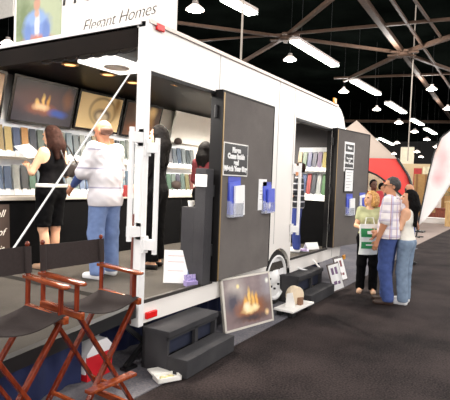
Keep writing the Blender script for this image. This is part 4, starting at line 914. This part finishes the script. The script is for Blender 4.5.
# ---- people inside the trailer
person('bald man in white striped shirt and faded jeans, seen from behind', (3.63, 3.68, ZF), math.radians(0), 1.62,
       dict(er=(.25, .05, 1.15), wr=(.23, .2, .93), el=(-.27, .06, 1.16), wl=(-.24, .26, 1.0), yaw=.15, pitch=-.2, kr=(.12, .02, .5), kl=(-.11, .02, .5), ar=(.15, 0.02, .085), al=(-.13, -.04, .085), lean=.06), False, mat('skin_bronze', (172, 116, 86), .6, var=.05, scale=20),
       dict(top=dict(m=stripe, hem=.8, sleeve=1.05, loose=1, e=.016, cuff=(denim, (('el', 'wl'),))), bottom=dict(m=denim_m, hem=.05, wide=1.3), shoes=dict(m=shoe_w)), (hair_thin, 'fringe'), .0085, build=1.14)
MANI = [o for o in COL.objects if o.name.startswith('person')][-1]
MB().box(-.03, .03, -.012, .012, -.06, .06, None, .006).obj('red_pouch', mat('pouch_red', (176, 50, 50), .5), MANI).location = (.15, -.14, .9)
person('woman in black top and knee shorts holding white papers by the counter', (3.58, 4.46, ZF), math.radians(6), 1.58,
       dict(er=(.22, -.03, 1.16), wr=(.1, .25, 1.22), el=(-.25, .06, 1.17), wl=(-.1, .28, 1.24), yaw=.1, pitch=-.15, hairlen=.21, palmr=(0, 0, 1), palml=(0, 0, 1), ar=(.09, .04, .085), al=(-.09, -.04, .085)), True, skin_light,
       dict(top=dict(m=mat('black_top', (10, 9, 11), .85, spec=.1), hem=1.0, sleeve=0, e=.014, name='sleeveless_top'), bottom=dict(m=black_soft, hem=.52, wide=1.5, name='shorts'), shoes=dict(m=shoe_t, low=1)), (hair_brown, 'long'), .0085, build=1.08)
WOM = [o for o in COL.objects if o.name.startswith('person')][-1]
sdf_obj('white_undershirt', [cap((-.07, -.01, .92), (.07, -.01, .92), .131, k=.02, fl=.82)], [lambda X, Y, Z: .9 - Z, lambda X, Y, Z: Z - .94], .0085, white_top, WOM)
pp = WOM.matrix_basis @ Vector((-.02, .34, 1.29))
o = thing('paper_stack', 'loose white papers held by the woman in black', 'paper', pp, math.radians(6)); 
for k in range(3): MB().box(-.13, .13, -.1, .1, .004 * k, .004 * k + .003, Matrix.Rotation(.5 + .1 * k, 4, 'X') @ Matrix.Rotation(.15 * k, 4, 'Z')).obj('sheet', paper, o)
hb = WOM.matrix_basis @ Vector((.1, -.2, 1.02))
o = thing('shoulder_bag', 'small black shoulder bag behind the woman with the papers', 'bag', hb, math.radians(6)); MB().box(-.1, .1, -.03, .03, 0, .14, None, .015).obj('pouch', mat('bag_leather', (34, 28, 26), .35), o, True); MB().tube([(-.09, 0, .13), (-.12, .06, .3), (-.08, .11, .43)], .008, 6).tube([(.09, 0, .13), (.02, .05, .3), (-.06, .11, .43)], .008, 6).obj('strap', MATS['bag_leather'], o, True)
person('person dressed all in black with dark hair, half hidden by the white corner post', (4.39, 3.64, ZF), math.radians(10), 1.66,
       dict(er=(.2, .05, 1.15), wr=(.12, .2, 1.0), el=(-.2, .05, 1.15), wl=(-.12, .2, 1.0), hairlen=.3, ar=(.12, .02, .085), al=(-.1, -.03, .085)), True, skin_light,
       dict(top=dict(m=MATS['black_top'], hem=.85, sleeve=1.8, e=.016, name='black_jacket'), bottom=dict(m=black_soft, hem=.1, wide=1.5), shoes=dict(m=shoe_k, low=1)), (hair_dark, 'long'), .0085)
pw = at(206, 160, 0, 5.7)
person('woman with black hair and dark red top standing behind the podium', (5.7, pw.y, ZF), math.radians(-75), 1.58,
       dict(hairlen=.2, yaw=-.5, er=(.2, .05, 1.15), wr=(.12, .2, 1.0), el=(-.2, .05, 1.15), wl=(-.12, .2, 1.0)), True, skin_light,
       dict(top=dict(m=mat('dark_red_top', (96, 26, 34), .85), hem=.88, sleeve=1.7, e=.014), bottom=dict(m=black_soft, hem=.08, wide=1.2), shoes=dict(m=shoe_k)), (hair_dark, 'long'), .01)
PCH = at(299.5, 160, 0, 6.9).y
person('short person in striped jersey and blue jeans inside the second doorway', (6.9, PCH, ZF), math.radians(20), 1.36,
       dict(er=(.22, .05, 1.15), wr=(.2, .22, 1.05), el=(-.2, .05, 1.15), wl=(-.12, .2, 1.0)), False, skin_tan,
       dict(top=dict(m=bstripe, hem=.86, sleeve=.9, loose=1, e=.018), bottom=dict(m=mat('jeans_dark_blue', (44, 60, 128), .9), hem=.06, wide=1.3), shoes=dict(m=shoe_w)), (hair_brown, 'short'), .009)
o = thing('floor_flyer', 'pale flyer lying on the trailer floor in the second doorway', 'leaflet', (7.15, 2.95, ZF + .002), .4); MB().box(-.16, .16, -.11, .11, 0, .004).obj('sheet', mat('flyer_lilac', (186, 180, 214), .6), o); MB().box(-.12, .02, -.08, .08, .004, .0055).obj('printed_block', purple, o)
o = thing('floor_flyer', 'folded white flyer standing on the trailer floor near the second door jamb', 'leaflet', (7.32, 2.82, ZF + .002), -.5); MB().box(-.12, .12, -.004, 0, 0, .12, Matrix.Rotation(-.5, 4, 'X')).obj('sheet', paper, o); MB().box(-.12, .12, 0, .004, 0, .12, Matrix.Translation((0, .11, 0)) @ Matrix.Rotation(.5, 4, 'X')).obj('rear_sheet', paper, o)
# ---- background people
def bgp(px, py, d, label, skin, topc, hairm, st, rz=0, H=1.74, fem=False):
    p = at(px, py, 0, d)
    person(label, (p.x, p.y, 0.012), math.radians(rz), H, {}, fem, skin, dict(top=dict(m=mat('bg_shirt_%d_%d_%d' % topc, topc, .9), hem=.88, sleeve=.7, loose=1, e=.016), bottom=dict(m=denim, hem=.05, wide=1.2), shoes=dict(m=shoe_k)), (hairm, st), .016, 'visitors in the background')
bgp(373, 200, 11.5, 'dark haired man in red and white top behind the blond woman', skin_dark, (190, 60, 66), hair_dark, 'short', 130)
bgp(382, 200, 13.2, 'dark haired visitor in dark clothes just behind the man in plaid', skin_tan, (50, 46, 56), hair_dark, 'short', 160, 1.68)
bgp(409.5, 195, 10.6, 'balding man in a pale pink shirt at the red tent leg', skin_tan, (226, 214, 218), hair_grey, 'fringe', 150, 1.66)
# ------------------------------------------------------------------ red dome tent
TX = 18.0
leg = at(420, 233, 0, TX); top = at(340, 122, 0, TX); sh = at(392, 158, 0, TX)
cx, cy = TX + 2.4, leg.y + 3.15
tent = thing('dome_tent', 'red and grey arched promotional tent behind the visitors', 'tent', (cx, cy, .012))
tred = mat('tent_red', (214, 62, 56), .7, var=.04, scale=1); tgrey = mat('tent_grey', (176, 160, 148), .7, var=.04, scale=1); tblack = black_metal
RIB = [(0, 0, 4.3), (.25, 1.2, 3.46), (.5, 2.4, 2.64), (.67, 3.02, 1.98), (.83, 3.42, 1.12), (1.0, 3.6, 0)]
def ribp(ang, t):
    """rib from apex (t=0) along the straight roof to the eave (t=.5), then curving down to the foot (t=1)"""
    for (t0, r0, z0), (t1, r1, z1) in zip(RIB, RIB[1:]):
        if t <= t1 + 1e-6:
            f = (t - t0) / (t1 - t0); rad = r0 + (r1 - r0) * f; z = z0 + (z1 - z0) * f; break
    return Vector((rad * math.cos(ang), rad * math.sin(ang), z))
NS = 14
feet = [math.radians(a) for a in (237, 327, 57, 147)]
for i in range(4):
    a0, a1 = feet[i], feet[(i + 1) % 4]
    if a1 < a0: a1 += 2 * PI
    # roof panel between two ribs, its lower edge arched
    vs = []; fs = []; nn = 10
    def mid(u): return a0 + (a1 - a0) * u
    def edge(u): return 1 - .4 * math.sin(PI * u) ** .6
    def pt(u, v):
        tt = v * edge(u); A = ribp(a0, tt); Bv = ribp(a1, tt); p = A.lerp(Bv, u); return (p.x, p.y, p.z)
    def pt0(u, v): p = ribp(a0, v).lerp(ribp(a1, v), u); return (p.x, p.y, p.z)
    def pt1(u, v): tt = .5 + v * (edge(u) - .5); p = ribp(a0, tt).lerp(ribp(a1, tt), u); return (p.x, p.y, p.z)
    m = sag_sheet(lambda u, v, t: (lambda p: (p[0], p[1], p[2] - t))(pt0(u, v * .5)), nn, 6, .012); m.obj('roof_panel', tgrey if i in (0, 1, 3) else tgrey, tent, 'all')
    m = sag_sheet(lambda u, v, t: (lambda p: (p[0], p[1], p[2] - t))(pt1(u, v)), nn, NS, .012); m.obj('arch_panel', tred, tent, 'all')
for a in feet: MB().tube([ribp(a, .5 + t / 32) for t in range(17)], .045, 8).obj('rib', tblack, tent, True)
for i in range(4):
    a0, a1 = feet[i], feet[(i + 1) % 4]
    if a1 < a0: a1 += 2 * PI
    def pt2(u):
        tt = 1 - .4 * math.sin(PI * u) ** .6; p = ribp(a0, tt).lerp(ribp(a1, tt), u); return (p.x, p.y, p.z)
    MB().tube([pt2(k / 30) for k in range(31)], .035, 6).obj('edge_binding', tblack, tent, True)
for a in feet: p = ribp(a, 1); MB().box(p.x - .2, p.x + .2, p.y - .2, p.y + .2, 0, .05).obj('foot_plate', tblack, tent)
# ------------------------------------------------------------------ feather flag
fb = at(416.5, 232, 0, 16.5)
fl = thing('feather_flag', 'tall white feather flag with faint pink print at the right edge', 'flag', (fb.x, fb.y, .012), math.radians(-58))
# local x to image right
pole = [(.0, 0, 0), (.05, 0, .5), (.16, 0, 1.2), (.28, 0, 2.0), (.42, 0, 2.7), (.62, 0, 3.2), (.95, 0, 3.5), (1.3, 0, 3.52)]
MB().tube(pole, .022, 8).obj('pole', black_metal, fl, True)
def flag_edge(t):
    P_ = [Vector(p) for p in pole]; z = t * (len(P_) - 2) + 1; i = min(int(z), len(P_) - 2); return P_[i].lerp(P_[i + 1], z - i)
def flagf(u, v, t):
    e = flag_edge(.0 + v); w_ = .04 + 1.0 * min(1, v * 2.2) ** .8; x1 = max(e.x + .02, min(1.35, e.x + w_)); zd = e.z
    return (e.x + (x1 - e.x) * u, .03 * math.sin(3 * u + 4 * v) + t, zd - .1 * u * (1 - v))
sag_sheet(flagf, 10, 24, .006).obj('flag_cloth', print_mat('flag_print', (238, 232, 230), [(.7, 2.5, .2, .5, (236, 196, 196), .8, .3), (.6, 1.9, .15, .2, (232, 184, 186), .8, .2), (.5, 2.9, .1, .2, (240, 206, 190), .8, .2)], (244, 240, 238), 3, .6), fl, 'all')
MB().box(-.22, .22, -.03, .03, 0, .03).box(-.03, .03, -.22, .22, 0, .03).obj('cross_base', black_metal, fl)
# ------------------------------------------------------------------ far booths
tan = mat('booth_tan', (190, 168, 132), .7, var=.06, scale=2); 
bo = thing('booth_backdrop', 'tan booth wall with colourful posters left of the feather flag', 'booth wall', (30, 3.0, .0))
MB().box(0, .1, -3.0, 3.6, 0, 2.95).obj('wall_panel', tan, bo)
for y, z, c in ((2.4, 2.2, (180, 40, 40)), (1.9, 2.3, (226, 214, 180)), (1.2, 2.1, (196, 120, 70)), (.6, 2.3, (230, 226, 214))): MB().box(-.03, 0, y - .22, y + .22, z - .5, z + .5).obj('poster', mat('poster_%d_%d_%d' % c, c, .6, var=.2, scale=6), bo)
o = thing('booth_side_panel', 'warm brown slatted booth panel standing before the tan wall', 'panel', (27.4, 4.1, .0)); MB().box(0, .08, -1.1, 1.0, 0, 2.3).obj('board', mat('booth_ochre', (178, 138, 84), .7, var=.1), o)
for k in range(5): MB().box(-.03, 0, -1.0 + k * .45, -.9 + k * .45, 0, 2.3).obj('batten', mat('batten_brown', (140, 100, 60), .7), o)
bp_ = at(407, 160, 0, 36); o = thing('column_banner', 'cream square banner hanging below the long cable', 'banner', (bp_.x, bp_.y, 2.2)); MB().box(-.03, .03, -.45, .45, 0, 2.2).obj('cloth', mat('cream_banner', (226, 214, 190), .7), o); MB().tube([(0, -.45, 2.2), (0, .45, 2.2)], .04, 8).obj('rail', black_metal, o)
ct = at(447, 226, 2, 0); o = thing('wooden_counter', 'light wooden counter at the right edge below the flag', 'counter', (22.2, 2.6, .0)); lw = wood('light_wood', (214, 180, 124), (190, 150, 96), 3, .5)
MB().box(0, .7, -1.2, .22, 0, 1.0).obj('body', lw, o); MB().box(-.05, .75, -1.25, .27, 1.0, 1.06).obj('counter_top', lw, o)
o = thing('leafy_plant', 'potted leafy plant standing on the light wooden counter', 'plant', (22.4, 2.45, 1.062)); MB().lathe([(.12, 0), (.17, .22), (.15, .22), (.1, .02)], 14).obj('pot', mat('pot_white', (220, 216, 206), .6), o, True)
m = MB(); rnd = random.Random(3)
for k in range(60):
    a = rnd.random() * 2 * PI; e = rnd.random() * 1.3; L = .3 + .35 * rnd.random(); d = Vector((math.cos(a) * math.cos(e), math.sin(a) * math.cos(e), math.sin(e))); b0 = Vector((0, 0, .22)) + d * .1; sd = d.cross(Vector((0, 0, 1))).normalized() * .05
    m.add([b0, b0 + d * L * .5 + sd, b0 + d * L + Vector((0, 0, -.06)), b0 + d * L * .5 - sd, b0 + d * L * .5 + Vector((0, 0, .012))], [(0, 1, 4), (1, 2, 4), (2, 3, 4), (3, 0, 4)])
m.obj('leaves', mat('leaf_green', (96, 110, 60), .6, var=.2), o)
cb = at(433, 219, 0, 25); o = thing('brown_chest', 'red brown wooden chest beside the light counter', 'chest', (25, cb.y, 0)); bw_ = wood('chest_wood', (140, 64, 36), (96, 40, 24), 4, .4)
MB().box(0, .6, -.5, .5, .0, .55).obj('body', bw_, o); MB().box(-.02, .62, -.52, .52, .55, .66, None, .03).obj('lid', bw_, o); MB().box(-.03, 0, -.08, .08, .42, .6).obj('clasp', gold_trim, o)
o = thing('white_crate', 'pale box standing on the brown chest', 'box', (25.2, cb.y + .05, .661)); MB().box(0, .3, -.3, .3, 0, .55).obj('carton', mat('pale_box', (214, 204, 196), .7), o); MB().box(-.004, .3, -.06, .06, 0, .556).obj('tape', tan, o)
o = thing('white_plinth', 'low white display plinth on the floor before the brown chest', 'plinth', (23.6, 3.0, .0)); MB().box(0, .5, -.2, 1.0, 0, .22).obj('base', white_plain, o); MB().box(-.02, .52, -.22, 1.02, .22, .25).obj('slab', white_plain, o)
# booth clutter inside and behind the tent
k = 0
for px, c, hgt, wid, l in ((360, (236, 226, 196), 2.4, 1.3, 'bright cream display board under the red tent at left'), (366, (230, 200, 120), 1.9, .8, 'yellow display board under the tent behind the dark haired man'), (372, (210, 190, 170), 2.2, 1.0, 'pale display board under the tent'), (379, (220, 120, 100), 2.0, .9, 'salmon display board under the tent behind the man in plaid'), (390, (226, 216, 200), 2.1, 1.6, 'cream display board at the back right of the tent')):
    p = at(px, 190, 0, 24 + k * .5); k += 1
    o = thing('display_board', l, 'display board', (p.x, p.y, 0), 0, 'display boards behind the tent'); MB().box(0, .06, -wid / 2, wid / 2, .3, hgt).obj('board', mat('board_%d_%d_%d' % c, c, .7, var=.15, scale=4), o)
    for sx in (-1, 1): MB().bar((.03, sx * wid * .4, 0), (.03, sx * wid * .4, .35), .05, .05).obj('leg', black_metal, o)
    MB().box(-.01, 0, -wid * .3, wid * .3, hgt * .6, hgt * .85).obj('poster', mat('poster_mix_%d' % k, (180, 90 + 20 * k, 80), .6, rgb2=(235, 220, 190), scale=5), o)
# ------------------------------------------------------------------ camera + view
cam = bpy.data.cameras.new('camera'); co = bpy.data.objects.new('camera', cam); COL.objects.link(co)
r_, d_, f_ = [Vector((AX[i], AY[i], AU[i])) for i in range(3)]
Mx = Matrix.Identity(4)
for i in range(3): Mx[i][0] = r_[i]; Mx[i][1] = -d_[i]; Mx[i][2] = -f_[i]
Mx[2][3] = EYE; co.matrix_world = Mx
cam.sensor_fit = 'HORIZONTAL'; cam.sensor_width = 36; cam.lens = 36 * FPX / 450; cam.clip_end = 400; cam.clip_start = .05
SC.camera = co
SC.view_settings.view_transform = 'Standard'; SC.view_settings.look = 'None'; SC.view_settings.gamma = 1; SC.view_settings.use_curve_mapping = False
SC.view_settings.exposure = 1.15
